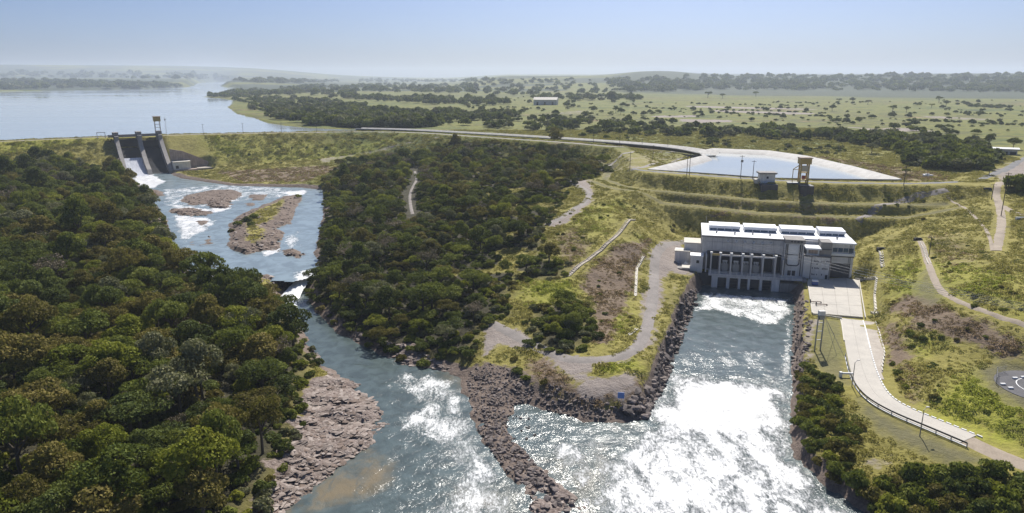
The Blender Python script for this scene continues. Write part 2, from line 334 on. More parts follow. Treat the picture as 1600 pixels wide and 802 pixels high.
def height(x, y, parts=False):
    zb = bil(lx, ly, LB, np.clip(x, lx[0], lx[-1]), np.clip(y, ly[0], ly[-1]))
    n1 = fbm(x / 14, y / 14, 3) - .5; n2 = fbm(x / 4, y / 4, 9) - .5
    far = smooth(560, 760, y) + smooth(400, 520, x) * smooth(200, 300, y) + smooth(-560, -640, -x * -1) * 0
    far = np.clip(far, 0, 1)
    # country beyond the dam: plateau, valley edge, ridges
    r = np.hypot(x, y); az = np.arctan2(x, y)
    und = (fbm(x / 420, y / 420, 21) - .5) * 9 * smooth(700, 1500, r)
    hill_mid = 50 * smooth(1900, 4300, r) * smooth(-.10, .0, az) * (1 - smooth(.16, .30, az)) * (.75 + .5 * fbm(x / 900, y / 900, 5))
    ridge = (62 + 26 * (fbm(x / 1500, y / 1500, 31) - .5)) * smooth(2300, 4700, r) * smooth(.11, .24, az)
    left = 34 * smooth(2600, 5200, r) * (1 - smooth(-.36, -.22, az)) + 125 * smooth(6500, 10500, r) * (1 - smooth(-.45, -.10, az))
    lowest = -6 * smooth(1700, 2500, r) * smooth(.14, .24, az)
    zf = 27.5 + und * .45 + hill_mid + ridge + left + lowest + 30 * smooth(7000, 11000, r)
    z = zb * (1 - far) + zf * far
    z = z + n1 * 1.3 + n2 * .35
    # platform, road, pads levelled into it
    for d, lev, wd in ((sdline(x, y, ROADC) - 5.4, None, 5), (sdpoly(x, y, YARD) - 1.0, 4.7, 5)):
        k = 1 - smooth(.6, wd, d)
        lv = 4.9 + .9 * smooth(80, 150, x) if lev is None else lev - .15
        z = z * (1 - k) + lv * k
    k = 1 - smooth(9.5, 13, np.hypot(x - HELI[0], y - HELI[1])); z = z * (1 - k) + 8.5 * k
    u, v = phl(x, y)
    k = (1 - smooth(-.5, 2.5, np.maximum(np.maximum(-7 - u, u - 51), np.maximum(-7 - v, v - 24)))); z = z * (1 - k) + np.minimum(z, 4.9) * k
    # embankments: slope falling from the crest line
    d = sdpoly(x, y, PLAT, 80)
    plain = Z_CREST - np.maximum(d, 0) / 2.15
    dd = np.maximum(d, 0)
    berm = np.interp(dd, [0, 9, 15, 18, 24.5, 39, 80], [Z_CREST, 22.3, 22.0, 18.4, 18.0, 3, -30])
    kb = smooth(25, 45, x) * (1 - smooth(165, 200, x))
    emb = plain * (1 - kb) + berm * kb + n1 * (1.0 - .7 * kb) + n2 * (.5 - .25 * kb)
    emb = np.where(d > 0, emb, -99)
    damz = emb
    zin = Z_CREST * (1 - smooth(9, 26, -d)) + z * smooth(9, 26, -d)
    z = np.where(d > 0, np.maximum(z, emb), np.where(y < 1200, zin, z))
    # spillway cut through the dam
    a, b = spw(x, y)
    cut = np.maximum(np.maximum(-15.5 - a, a - 14.5), np.maximum(-12 - b, b - 60))
    k = 1 - smooth(-.5, 1.2, cut); z = z * (1 - k) + np.minimum(z, 2.5) * k
    cut2 = np.maximum(np.maximum(12 - a, a - 44 + .0), np.maximum(37.5 - b, b - 62))
    k = 1 - smooth(-.5, 1.0, cut2); z = z * (1 - k) + np.minimum(z, 5.2) * k
    # canal, pond, reservoir
    dc = sdline(x, y, CANAL); k = 1 - smooth(4.0, 7.4, dc); z = np.where(dc < 14, np.minimum(z, 28.4) * (1 - k) + 24 * k, z)
    dp = sdpoly(x, y, POND); z = np.where(dp < 3, np.minimum(z, 28.4), z); z = np.where(dp < 0, np.minimum(z, 28.2 + dp * .75), z)
    dr = sdpoly(x, y, RES, 200); rr = np.clip(r / 500, 1, 8)
    z = np.where(dr < 0, np.minimum(z, Z_RES - .2 - np.minimum(-dr * .35, 5)), z)
    z = np.where((dr > 0) & (dr < 200) & (d < 0), np.maximum(z, Z_RES + .15 + np.minimum(dr / 40, 1.0)), z)
    # rivers
    wob = n2 * 2.2 + n1 * 1.5
    du = sdpoly(x, y, UP) + wob * .6; di = sdpoly(x, y, ISLE) + wob * .7
    rap = np.full(x.shape, -9.0)
    for q, hh in OUTCROPS:
        do = sdpoly(x, y, q, 12) + n2 * 6.5 + n1 * 2.0 + .6
        rap = np.maximum(rap, np.where(do < 4, np.minimum(-do * .5, 1) * hh + n2 * 1.6 * (do < 0), -9))
    wet = np.maximum(du, -di)
    bank = np.where(wet > 0, np.minimum(z, Z_UP + .25 + np.maximum(wet, 0) * .45 + n2 * .7), np.maximum(Z_UP - np.minimum(-wet * .35, 1.2), Z_UP + np.maximum(rap, -3)))
    near_u = (wet < 14) & (y > 225) & (y < 530) & (x < -20)
    z = np.where(near_u, np.where(wet < 0, bank, np.minimum(z, bank) * (1 - smooth(5, 13, wet)) + z * smooth(5, 13, wet)), z)
    isle_top = Z_UP + .3 + np.minimum(-di * .22, 1.5) + n2 * 2.6 + n1 * 1.2
    z = np.where(di < 0, isle_top, z)
    dl = sdpoly(x, y, LOW) + wob * .75
    steep = smooth(20, 40, x)                                    # tailrace banks are steep rock
    wd = 7 - 4.3 * steep
    k = smooth(0, 1, dl / wd)
    zlow = np.where(dl < 0, -np.minimum(-dl * .4, 2.5), (.1 + n2 * .9 + dl * .12) * (1 - k) + z * k)
    z = np.where((dl < 9) & (y < 262), np.where(dl < 0, np.minimum(zlow, .05 + n2 * .2), zlow), z)
    if parts: return z, dict(emb=damz, d=d, dl=dl, di=di, du=du, zb=zb, dr=dr, dp=dp, dc=dc)
    return z

# ------------------------------------------------------------------ terrain grid
def axis(lo, hi, core0, core1, st, grow):
    a = list(np.arange(core0, core1 + 1e-6, st)); s = st; x = core1; up = []
    while x < hi: s = min(s * grow, 260); x += s; up.append(x)
    s = st; x = core0; dn = []
    while x > lo: s = min(s * grow, 260); x -= s; dn.append(x)
    return np.array(dn[::-1] + a + up)
gx = axis(-11500, 12000, -190, 150, 1.3, 1.022)
gy = [70.0]; s = 1.05
while gy[-1] < 15500:
    if gy[-1] > 300: s = 1.05 * (gy[-1] / 300) ** 1.35
    gy.append(gy[-1] + min(s, 260))
gy = np.array(gy)
GX, GY = np.meshgrid(gx, gy)
GZ, GP = height(GX, GY, True)
def H(x, y): return float(bil(gx, gy, GZ, np.array([x], float), np.array([y], float))[0])
def HV(x, y): return bil(gx, gy, GZ, x, y)
_t = np.r_[np.arange(70, 700, .6), np.arange(700, 9000, 8.0)]
def G(px, py):
    """Where the ground shows at this pixel of the photograph."""
    d = ray(px, py); t = _t / CP
    p = d[None] * t[:, None]; p[:, 2] += CAM_H
    h = HV(p[:, 0], p[:, 1]); i = np.argmax(p[:, 2] < h)
    if i == 0: return W(px, py, 27.0)
    a, b = p[i - 1], p[i]; da = a[2] - h[i - 1]; db = h[i] - b[2]; k = da / (da + db + 1e-9)
    q = a + (b - a) * k; q[2] = H(q[0], q[1]); return q
def GP2(pts): return np.array([G(a, b)[:2] for a, b in pts])
def PX(x, y, z):
    """Pixel of a place."""
    yy = y * CP - (z - CAM_H) * SP; zz = (z - CAM_H) * CP + y * SP
    return 800 + FPX * x / yy, 401 - FPX * zz / yy

# ------------------------------------------------------------------ ground cover masks (what grows or lies where)
def blob(pts, soft, x=None, y=None):
    x = GX if x is None else x; y = GY if y is None else y
    return 1 - smooth(-soft, soft, sdpoly(x, y, GP2(pts), 60) + (fbm(x / 6, y / 6, 77) - .5) * soft * 1.6)
FOREST_PX = [  # outlines of the woods, as they stand on the ground
 [(-260,300),(0,268),(70,262),(130,268),(195,287),(226,312),(250,345),(268,392),(290,432),(345,452),(420,462),(440,490),(462,520),(482,560),(470,590),(452,640),(448,690),(420,750),(390,790),(340,850),(-300,1000),(-500,700)],
 [(505,300),(530,262),(570,252),(640,246),(660,240),(700,226),(760,226),(830,230),(880,236),(960,248),(965,262),(905,282),(880,300),(862,330),(845,356),(835,400),(880,418),(870,432),(800,436),(776,470),(790,490),(760,500),(742,520),(735,555),(700,562),(640,560),(590,545),(545,522),(505,494),(486,462),(500,420),(505,380),(512,340)],
 [(835,505),(850,480),(900,470),(918,500),(920,530),(880,548),(845,540)]]
FOREST = [GP2(p) for p in FOREST_PX]
def forest_sd(x, y): return np.minimum.reduce([sdpoly(x, y, p, 60) for p in FOREST])
near = (GY < 900) & (np.abs(GX) < 700)
mk = {}
gapf = lambda x, y: smooth(.615, .66, fbm(x / 13, y / 13, 88, 3)) * smooth(-45, -30, x) * (y < 520) * (y > 215)
mk['forest'] = (1 - smooth(-3, 4, forest_sd(GX, GY))) * (1 - gapf(GX, GY))
dirt = np.zeros_like(GX)
for pts, soft, k in [
  ([(1062,374),(1040,376),(1026,384),(1014,400),(1012,430),(1006,468),(1003,500),(986,538),(985,552),(1002,556),(1018,545),(1026,505),(1034,475),(1037,440),(1050,425),(1075,432),(1086,420)], 1.6, .95),
  ([(985,538),(1003,556),(975,566),(940,570),(900,566),(880,556),(925,560),(960,556)], 1.2, .9),
  ([(745,496),(775,500),(805,515),(838,528),(842,546),(870,552),(905,566),(925,578),(900,590),(875,580),(850,560),(815,545),(785,535),(768,555),(755,560),(752,530)], 1.8, .95),
  ([(895,600),(925,590),(985,582),(1000,600),(1005,618),(975,632),(930,618),(900,612)], 1.8, .9),
  ([(1040,440),(1070,440),(1066,465),(1050,500),(1038,520)], 2.0, .5),
  ([(628,275),(650,268),(655,285),(648,310),(650,335),(640,340),(632,310)], 2.0, .9),
  ([(600,440),(625,430),(622,445),(605,462)], 1.5, .8),
  ([(850,352),(880,338),(918,312),(920,302),(905,290),(890,288),(885,280),(905,276),(930,300),(925,318),(890,348),(862,358)], 1.2, .85),
  ([(900,300),(935,268),(985,240),(1040,238),(1085,240),(1000,266),(960,276)], 2.5, .44),
  ([(330,268),(420,262),(500,252),(560,256),(530,270),(480,280),(400,285),(340,280)], 4, .30),
  ([(490,248),(560,236),(640,220),(690,211),(700,213),(640,226),(560,243),(500,257)], 3, .55),
  ([(1060,186),(1140,187.5),(1147,191),(1100,192),(1062,190)], 6, 1.0), ([(1010,181),(1090,180),(1100,183),(1030,184)], 6, .8), ([(1060,165),(1200,168),(1300,172),(1200,171),(1080,168)], 8, .75), ([(1100,172),(1280,177),(1270,180),(1120,175)], 8, .7), ([(1430,180),(1560,186),(1540,189),(1440,184)], 6, .6), ([(1300,198),(1420,200),(1480,206),(1400,206)], 5, .7), ([(860,176),(920,172),(930,176),(880,180)], 6, .5),
  ([(1545,265),(1600,245),(1640,250),(1640,290),(1560,290)], 4, .75),
  ([(1340,700),(1390,712),(1400,735),(1370,745),(1335,725)], 2, .6),
  ([(1262,505),(1276,500),(1276,560),(1255,580),(1246,540)], 1.2, .7),
  ([(1395,690),(1420,735),(1385,738),(1350,720)], 2, .5)]:
    dirt = np.maximum(dirt, blob(pts, soft) * k)
brown = np.zeros_like(GX)
for pts, soft, k in [
  ([(330,268),(420,264),(500,258),(540,262),(480,284),(380,286)], 3, .7),
  ([(905,430),(960,390),(1015,375),(1000,420),(985,470),(950,540),(925,530),(925,480)], 3, .95),
  ([(1385,480),(1420,460),(1500,490),(1600,530),(1600,560),(1520,545),(1440,520)], 3, .95),
  ([(1375,500),(1405,500),(1425,555),(1400,580),(1385,560)], 2.5, .8),
  ([(1380,500),(1440,570),(1460,600),(1440,650),(1400,620)], 3, .5),
  ([(860,370),(900,350),(935,380),(905,420),(870,430)], 4, .6),
  ([(1420,370),(1500,360),(1560,400),(1480,430)], 6, .45),
  ([(1040,300),(1300,312),(1300,345),(1060,335)], 5, .45),
  ([(1100,335),(1320,340),(1310,352),(1100,348)], 2, .85),
  ([(800,240),(1000,228),(1300,246),(1500,270),(1480,284),(1300,255),(1100,232)], 5, .6),
  ([(200,218),(240,240),(215,262),(180,258)], 4, .7),
  ([(820,560),(860,555),(900,600),(1010,600),(1020,650),(900,650),(840,620)], 3, .8)]:
    brown = np.maximum(brown, blob(pts, soft) * k)
lush = np.zeros_like(GX)
for pts, soft, k in [
  ([(1450,640),(1520,575),(1545,590),(1580,630),(1600,640),(1600,705),(1520,680),(1440,650)], 4, 1),
  ([(1430,420),(1480,410),(1600,430),(1600,490),(1500,460)], 8, .7),
  ([(1395,410),(1430,400),(1450,440),(1470,470),(1430,480),(1390,460)], 4, .8),
  ([(800,430),(900,440),(920,500),(830,480)], 4, .8),
  ([(930,420),(1000,370),(1020,375),(1000,400),(985,450),(985,520),(940,540)], 3, .7),
  ([(935,570),(990,560),(1000,575),(960,588),(930,582)], 1.5, .9),
  ([(840,440),(870,380),(900,330),(980,300),(960,350),(890,410)], 6, .5),
  ([(0,222),(200,216),(190,250),(0,245)], 6, .7),
  ([(310,212),(640,208),(560,245),(330,262)], 8, .6),
  ([(1280,505),(1310,500),(1322,560),(1300,575)], 1.5, .9),
  ([(1400,520),(1470,510),(1500,535),(1430,560),(1410,560)], 3, .6)]:
    lush = np.maximum(lush, blob(pts, soft) * k)
mown = np.maximum.reduce([blob([(1520,575),(1560,562),(1640,560),(1640,650),(1590,636),(1540,605)], 1.5),
  blob([(1345,625),(1420,672),(1545,718),(1560,735),(1480,722),(1400,690),(1340,650)], 1.5), blob([(1272,500),(1316,500),(1325,560),(1325,600),(1290,590),(1272,570)], 1.2) * .8,
  blob([(1440,430),(1452,420),(1470,470),(1450,480),(1430,455)], 1.5) * .8])
dpl = GP['d']; bm = np.maximum(np.exp(-((dpl - 12.6) / 1.8) ** 2), np.exp(-((dpl - 22) / 1.8) ** 2)) * (GX > 35) * (GX < 185)
mown = np.maximum(mown, bm * .9); brown = np.maximum(brown * (1 - bm), .0); lush = lush * 1.0
# bare rock along the water
dl, du, di = GP['dl'], GP['du'], GP['di']
steep = smooth(20, 40, GX)
rock = np.where((GY < 265), 1 - smooth(1.5, 5 - 1.6 * steep, dl), 0)
rock = np.maximum(rock, np.where((GX < -20) & (GY > 225) & (GY < 530), 1 - smooth(1.5, 6, np.where(di < 2, -di * .5, du)), 0))
SHELF_PX = [(512,583),(560,600),(592,638),(605,668),(578,697),(535,720),(485,765),(440,800),(395,840),(380,800),(420,745),(448,690),(455,640),(480,600)]
SHELF = GP2(SHELF_PX)
shelf = 1 - smooth(-1.5, 1.5, sdpoly(GX, GY, SHELF) + (fbm(GX / 6, GY / 3.5, 8) - .5) * 9)
for pts in [[(600,540),(640,538),(690,570),(705,578),(650,578),(615,562)], [(495,560),(530,555),(570,565),(520,572)], [(820,745),(860,740),(920,790),(910,810),(840,806)], [(300,425),(380,425),(375,440),(320,442)]]:
    shelf = np.maximum(shelf, blob(pts, 1.2))
SPIT_PX = [(728,585),(760,565),(800,575),(840,600),(835,625),(800,634),(797,655),(792,675),(820,708),(848,738),(882,768),(870,790),(835,770),(812,752),(785,725),(762,695),(745,665),(732,620)]
spit = blob(SPIT_PX, 2)
rock = np.maximum(rock, np.maximum(shelf, spit * .9))
rough_rock = rock
GZ += np.where(near, shelf * ((fbm(GX / 5.5, GY / 2.3, 51) - .5) * 2.6 + .12), 0)
GZ += np.where(near, spit * ((fbm(GX / 2.2, GY / 2.2, 52) - .4) * 1.3 + .15), 0)
lim = np.maximum(1 - mk['forest'], 0)
dirt *= lim; lush *= lim; brown *= lim
# worn ground and lumps in the grass
flatk = np.minimum.reduce([sdline(GX, GY, ROADC, 30) - 6.5, sdpoly(GX, GY, YARD, 30) - 1, np.hypot(GX - HELI[0], GY - HELI[1]) - 10.5]) > 0
lump = flatk * (fbm(GX / 2.4, GY / 2.4, 91) - .5) * .55 * np.clip(1 - dirt * 1.2 - rock - mown, 0, 1) * near
GZ += lump * np.where((GP['dp'] < 3) | (GP['dc'] < 12) | (GP['dr'] < 3), 0, 1)
fields = smooth(330, 520, GY - np.abs(GX) * .0 + (fbm(GX / 60, GY / 60, 4) - .5) * 120) * smooth(-180, -120, GX) + smooth(560, 640, GY); fields = np.clip(fields, 0, 1)
raz = np.arctan2(GX, GY); rr_ = np.hypot(GX, GY)
farwood = np.clip(smooth(1900, 2400, rr_) * smooth(.13, .19, raz + (fbm(GX / 500, GY / 500, 15) - .5) * .1) + smooth(2300, 2700, rr_) * (1 - smooth(-.30, -.1, raz)) * smooth(.40, .5, fbm(GX / 300, GY / 300, 16)) + smooth(1500, 2500, rr_) * smooth(.52, .60, fbm(GX / 350, GY / 260, 18)), 0, 1)

# ------------------------------------------------------------------ ground material
def m_ground(name):
    t = NT(name); p = t.pos()
    A = {k: t.attr(k) for k in ('forest', 'dirt', 'rock', 'lush', 'brown', 'mown', 'shelf')}
    big = t.noise(.012, 4, .6, vec=p); mid = t.noise(.07, 5, .62, vec=p); fine = t.noise(.55, 5, .65, vec=p)
    grain = t.noise(2.4, 3, .6, vec=p)
    mf = t.math('ADD', t.math('MULTIPLY', mid, .55), t.math('MULTIPLY', fine, .45))
    g = t.ramp(mf, [(.32, (0.134, 0.116, 0.033)), (.46, (0.244, 0.215, 0.052)), (.56, (0.305, 0.267, 0.071)), (.72, (0.354, 0.290, 0.104))])
    row = t.noise(.02, 5, .65, .8, vec=t.scaled(p, (.35, 1.3, 1))); huge = t.noise(.0035, 3, .55, vec=p)
    farc = t.ramp(t.math('ADD', t.math('ADD', t.math('MULTIPLY', row, .45), t.math('MULTIPLY', mid, .3)), t.math('MULTIPLY', huge, .25)), [(.36, (0.042, 0.058, 0.017)), (.44, (0.112, 0.134, 0.028)), (.50, (0.189, 0.186, 0.037)), (.55, (0.091, 0.102, 0.029)), (.60, (0.210, 0.160, 0.057)), (.68, (0.406, 0.275, 0.172))])
    fields = t.attr('fields'); g = t.mix(fields, g, farc)
    l = t.ramp(mf, [(.3, (0.146, 0.168, 0.021)), (.5, (0.293, 0.302, 0.038)), (.7, (0.390, 0.360, 0.067))])
    c = t.mix(t.math('MULTIPLY', A['lush'], t.step(fine, .25, .55)), g, l)
    br = t.ramp(mf, [(.3, (.10, .074, .05)), (.5, (.20, .145, .10)), (.7, (.27, .21, .135))])
    c = t.mix(t.step(t.math('ADD', A['brown'], t.math('MULTIPLY', t.math('SUBTRACT', fine, .5), 1.2)), .25, .75), c, br)
    mo = t.ramp(mf, [(.3, (.12, .115, .055)), (.7, (.19, .17, .085))]); c = t.mix(A['mown'], c, mo)
    di_ = t.ramp(t.math('ADD', t.math('MULTIPLY', mf, .7), t.math('MULTIPLY', grain, .3)), [(.3, (.20, .165, .14)), (.5, (.30, .255, .225)), (.7, (.37, .32, .28))])
    c = t.mix(t.step(t.math('ADD', A['dirt'], t.math('MULTIPLY', t.math('SUBTRACT', mf, .5), 1.5)), .4, .72), c, di_)
    c = t.mix(t.attr('farwood'), c, t.ramp(mf, [(.3, (.030, .042, .022)), (.7, (.075, .09, .045))]))
    c = t.mix(A['forest'], c, t.ramp(fine, [(.3, (.03, .03, .015)), (.7, (.075, .065, .035))]))
    vor = t.n('TexVoronoi'); vor.inputs['Scale'].default_value = .7; t.l(p, vor.inputs['Vector'])
    crk = t.step(vor.outputs['Distance'], .0, .35); strat = t.noise(.9, 5, .7, 1.0, vec=t.scaled(p, (.45, 1.5, 1)))
    rk = t.math('ADD', t.math('ADD', t.math('MULTIPLY', fine, .3), t.math('MULTIPLY', grain, .3)), t.math('MULTIPLY', strat, .4))
    rc = t.ramp(rk, [(.3, (.06, .043, .034)), (.48, (.17, .13, .105)), (.66, (.27, .215, .175))])
    rs = t.ramp(rk, [(.36, (.055, .04, .034)), (.45, (.17, .13, .11)), (.54, (.30, .245, .215)), (.66, (.44, .38, .345))])
    rc = t.mix(A['shelf'], rc, rs)
    c = t.mix(t.step(t.math('ADD', A['rock'], t.math('MULTIPLY', t.math('SUBTRACT', fine, .5), 1.0)), .35, .65), c, rc)
    t.color(c); t.rough(.92); t.b.inputs['Specular IOR Level'].default_value = .25
    hgt = t.math('ADD', t.math('MULTIPLY', fine, 1.0), t.math('MULTIPLY', grain, .35))
    t.bump(hgt, .7, .8)
    return t.m
M['ground'] = m_ground('ground_cover')

# region of each grid face: the dam, the island and the rock shelf are objects of their own
fx = (GX[:-1, :-1] + GX[1:, 1:]) / 2; fy = (GY[:-1, :-1] + GY[1:, 1:]) / 2
fz = GZ[:-1, :-1]
dF = GP['d'][:-1, :-1]; embF = GP['emb'][:-1, :-1]; zbF = GP['zb'][:-1, :-1]
reg = np.zeros(fx.shape, int)
DAMEND = W(655, 208, Z_CREST)
reg[(fx < DAMEND[0]) & (fx > -700) & (fy < 720) & (dF > -9) & (dF < 60) & ((embF > zbF - .5) | (dF < 0))] = 1
reg[(di[:-1, :-1] < -.3)] = 2
reg[(sdpoly(fx, fy, SHELF) < 0)] = 3
reg[(sdpoly(fx, fy, GP2(SPIT_PX)) < 0)] = 4
ny, nx = GX.shape
idx = np.arange(ny * nx).reshape(ny, nx)
quads = np.stack([idx[:-1, :-1], idx[:-1, 1:], idx[1:, 1:], idx[1:, :-1]], -1)
VA = np.stack([GX.ravel(), GY.ravel(), GZ.ravel()], 1)
ATT = dict(forest=mk['forest'], dirt=dirt, rock=rock, lush=lush, brown=brown, mown=mown, shelf=shelf, fields=fields, farwood=farwood)
def region_object(k, name):
    q = quads[reg == k]; u, inv = np.unique(q, return_inverse=True)
    me = npmesh(name, VA[u], inv.reshape(q.shape), True)
    for a, v in ATT.items(): fattr(me, a, v.ravel()[u])
    return link(name, me, M['ground'])
tag(region_object(0, 'ground'), kind='structure')
tag(region_object(1, 'earth_dam'), 'long grassy earth dam with a straight crest holding back the lake', 'dam')
tag(region_object(2, 'island'), kind='structure')
tag(region_object(3, 'rock_shelf'), kind='structure')
tag(region_object(4, 'rubble_spit'), kind='structure')

# ------------------------------------------------------------------ water
def m_water(name, deep, foamcol=(.82, .84, .84), rgh=.12, wave=(.9, .35), foam=True, clear=.0):
    t = NT(name); p = t.pos()
    n1 = t.noise(wave[0], 5, .6, 1.2, vec=p); n2 = t.noise(wave[0] * .22, 4, .55, .6, vec=p)
    if foam:
        f = t.attr('foam'); sh = t.attr('shallow')
        pv = t.scaled(p, (1, .5, 1))
        a = t.noise(.22, 10, .66, .5, vec=pv); b = t.noise(1.9, 7, .74, .7, vec=pv)
        k = t.math('ADD', t.math('MULTIPLY', a, .52), t.math('MULTIPLY', b, .48))
        msk = t.step(t.math('ADD', k, t.math('MULTIPLY', t.math('SUBTRACT', f, .5), .62)), .44, .60)
        msk = t.math('MULTIPLY', msk, t.step(f, .0, .16))
        dp = t.mix(t.step(n2, .35, .65), deep, tuple(c * 1.45 for c in deep))
        dp = t.mix(t.math('MULTIPLY', sh, t.step(a, .3, .6)), dp, (.21, .165, .095))
        fc = t.ramp(t.math('ADD', t.math('MULTIPLY', a, .5), t.math('MULTIPLY', b, .5)), [(.38, tuple(c * .52 for c in foamcol)), (.58, foamcol)]); t.color(t.mix(msk, dp, fc)); t.rough(t.math('ADD', rgh, t.math('MULTIPLY', msk, .35)))
        h = t.math('ADD', t.math('ADD', t.math('MULTIPLY', n1, .5), n2), t.math('MULTIPLY', msk, .5))
        st = t.math('ADD', t.math('MULTIPLY', t.attr('chop'), .8), .1)
        bmp = t.n('Bump'); bmp.inputs['Distance'].default_value = wave[1]; t.l(st, bmp.inputs['Strength']); t.l(h, bmp.inputs['Height']); t.l(bmp.outputs[0], t.b.inputs['Normal'])
    else:
        t.color(deep); t.rough(rgh); t.bump(t.math('ADD', n1, n2), wave[1], .35)
    t.b.inputs['IOR'].default_value = 1.333
    return t.m
M['river'] = m_water('river_water', (.066, .088, .088), (.88, .89, .88), wave=(1.3, .45), rgh=.17)
M['upper'] = m_water('upper_river_water', (.17, .215, .235), (.80, .81, .82), wave=(.8, .35), rgh=.2)

def water_sheet(name, poly, z, step, pad, mat, foams, shallow=(), chops=(), amp=0.0, ymin=72, extra=None):
    lo = poly.min(0) - pad; hi = poly.max(0) + pad; lo[1] = max(lo[1], ymin)
    X, Y = np.meshgrid(np.arange(lo[0], hi[0] + step, step), np.arange(lo[1], hi[1] + step, step))
    d = sdpoly(X, Y, poly, 30)
    def field(items):
        r = np.zeros_like(X)
        for pts, soft, k in items:
            q = P2(pts, z); r = np.maximum(r, (1 - smooth(-soft, soft, sdpoly(X, Y, q, 60) + (fbm(X / 5, Y / 5, 5) - .5) * soft)) * k)
        return r
    f = field(foams); s = field(shallow); c = np.maximum(field(chops), f * .6)
    if extra is not None: f = np.maximum(f, extra(X, Y, d))
    Z = z + amp * (fbm(X / 2.1, Y / 2.1, 61, 3) - .5) * np.clip(c + .08, 0, 1)
    ny, nx = X.shape; ii = np.arange(ny * nx).reshape(ny, nx)
    q = np.stack([ii[:-1, :-1], ii[:-1, 1:], ii[1:, 1:], ii[1:, :-1]], -1)[(d[:-1, :-1] < pad)]
    u, inv = np.unique(q, return_inverse=True)
    me = npmesh(name, np.stack([X.ravel(), Y.ravel(), Z.ravel()], 1)[u], inv.reshape(q.shape), True)
    for a, v in (('foam', f), ('shallow', s), ('chop', c)): fattr(me, a, v.ravel()[u])
    return tag(link(name, me, mat), kind='structure')
low_foam = [
 ([(605,555),(640,575),(725,592),(740,640),(745,670),(790,740),(820,790),(800,840),(640,840),(690,760),(700,720),(650,690),(605,665),(595,640),(640,640),(610,600)], 4, .50),
 ([(610,655),(640,640),(700,648),(742,672),(752,700),(735,720),(690,700),(650,672)], 4, .60),
 ([(620,590),(680,600),(730,620),(735,650),(690,640)], 4, .52),
 ([(446,466),(460,462),(474,470),(470,500),(500,540),(480,530),(462,505)], 2, .55),
 ([(1090,455),(1240,466),(1240,500),(1200,512),(1130,490),(1080,486)], 4, .55),
 ([(1225,480),(1242,480),(1240,600),(1215,590)], 2, .55),
 ([(1060,540),(1236,545),(1236,585),(1050,575)], 3, .36),
 ([(1040,584),(1130,588),(1240,600),(1244,715),(1292,762),(1350,806),(1420,870),(930,870),(915,800),(930,730),(975,690),(1008,655)], 6, .63),  # outlet patches: foam whose white also carries the sun's glint
 ([(1046,586),(1140,592),(1238,600),(1238,680),(1200,690),(1040,680),(1012,656)], 8, .82),
 ([(850,690),(920,680),(960,690),(930,760),(920,800),(870,740)], 3, .5),
 ([(810,640),(1000,662),(960,690),(830,690)], 3, .22)]
water_sheet('river', LOW, 0.0, .8, 11, M['river'], low_foam,
  shallow=[([(540,730),(575,705),(610,725),(605,750),(570,775),(500,790),(440,800),(480,765)], 2, .9), ([(850,720),(940,700),(960,740),(930,800),(870,770)], 4, .4), ([(715,770),(790,760),(800,802),(740,802)], 4, .5), ([(690,580),(722,590),(730,610),(700,600)], 2, .6)],
  chops=[([(560,560),(1400,560),(1420,870),(500,870)], 20, .45), ([(1040,580),(1240,590),(1400,800),(1400,870),(900,870),(1000,660)], 4, .8), ([(1085,455),(1240,465),(1240,560),(1050,550)], 3, .2)], amp=.9)
up_foam = [
 ([(203,268),(230,268),(258,284),(240,294),(218,290)], 2, 1.0), ([(252,296),(330,290),(330,300),(270,312),(255,312)], 2, .50), ([(330,288),(430,292),(470,298),(460,308),(400,312),(350,318),(330,322),(260,332),(250,315),(300,300)], 4, .47),
 ([(330,322),(370,318),(350,332),(330,330)], 2, .75), ([(248,318),(300,322),(345,330),(342,334),(280,328)], 2, .64), ([(266,335),(330,340),(340,350),(300,375),(280,375)], 3, .62), ([(285,372),(300,385),(320,420),(305,432)], 2, .55),
 ([(300,424),(360,422),(385,432),(340,440),(300,437)], 1.5, .8), ([(408,394),(440,386),(440,394),(415,400)], 1.2, .9), ([(440,370),(470,360),(470,385),(445,392)], 2, .52), ([(440,300),(480,296),(480,304),(450,306)], 2, .8), ([(462,426),(495,422),(490,440),(462,440)], 2, .9)]
water_sheet('upper_river', UP, Z_UP, 1.2, 4, M['upper'], up_foam, chops=[([(250,290),(480,290),(480,340),(260,420)], 6, .5)], amp=.35)

def m_still(name, deep, scale, dist, rgh, st):
    t = NT(name); p = t.scaled(t.pos(), (1, .45, 1))
    band = t.noise(.006, 3, .5, .4, vec=t.scaled(t.pos(), (.5, 1.6, 1)))
    t.color(deep); t.rough(t.math('ADD', rgh, t.math('MULTIPLY', t.step(band, .42, .58), .10)))
    t.bump(t.noise(scale, 4, .6, .5, vec=p), dist, st); t.b.inputs['IOR'].default_value = 1.333; return t.m
M['lake'] = m_still('lake_water', (.36, .40, .41), .35, .2, .05, .04)  # pale base colour stands in for sky glare on the lake
M['pond'] = m_still('pond_water', (.32, .35, .355), .5, .25, .12, .12)
def flat_sheet(name, poly, z, mat):
    me = bpy.data.meshes.new(name); me.from_pydata([(a, b, z) for a, b in poly], [], [tuple(range(len(poly)))]); me.update()
    o = link(name, me, mat)
    import bmesh
    b = bmesh.new(); b.from_mesh(me); bmesh.ops.triangulate(b, faces=b.faces[:])
    for f in b.faces:
        if f.normal.z < 0: f.normal_flip()
    b.to_mesh(me); b.free(); return tag(o, kind='structure')
def grow(poly, k):
    c = poly.mean(0); return c + (poly - c) * k
lake = np.array([(-5200, 470), (-800, 380), (-420, 450)] + [tuple(np.array(p) + np.array((-.5, .86)) * 3.0) for p in FRONT[2:9]] + [(-95, 640), (-40, 700), (600, 3000), (600, 8000), (-5200, 8000)])
flat_sheet('reservoir', lake, Z_RES, M['lake'])
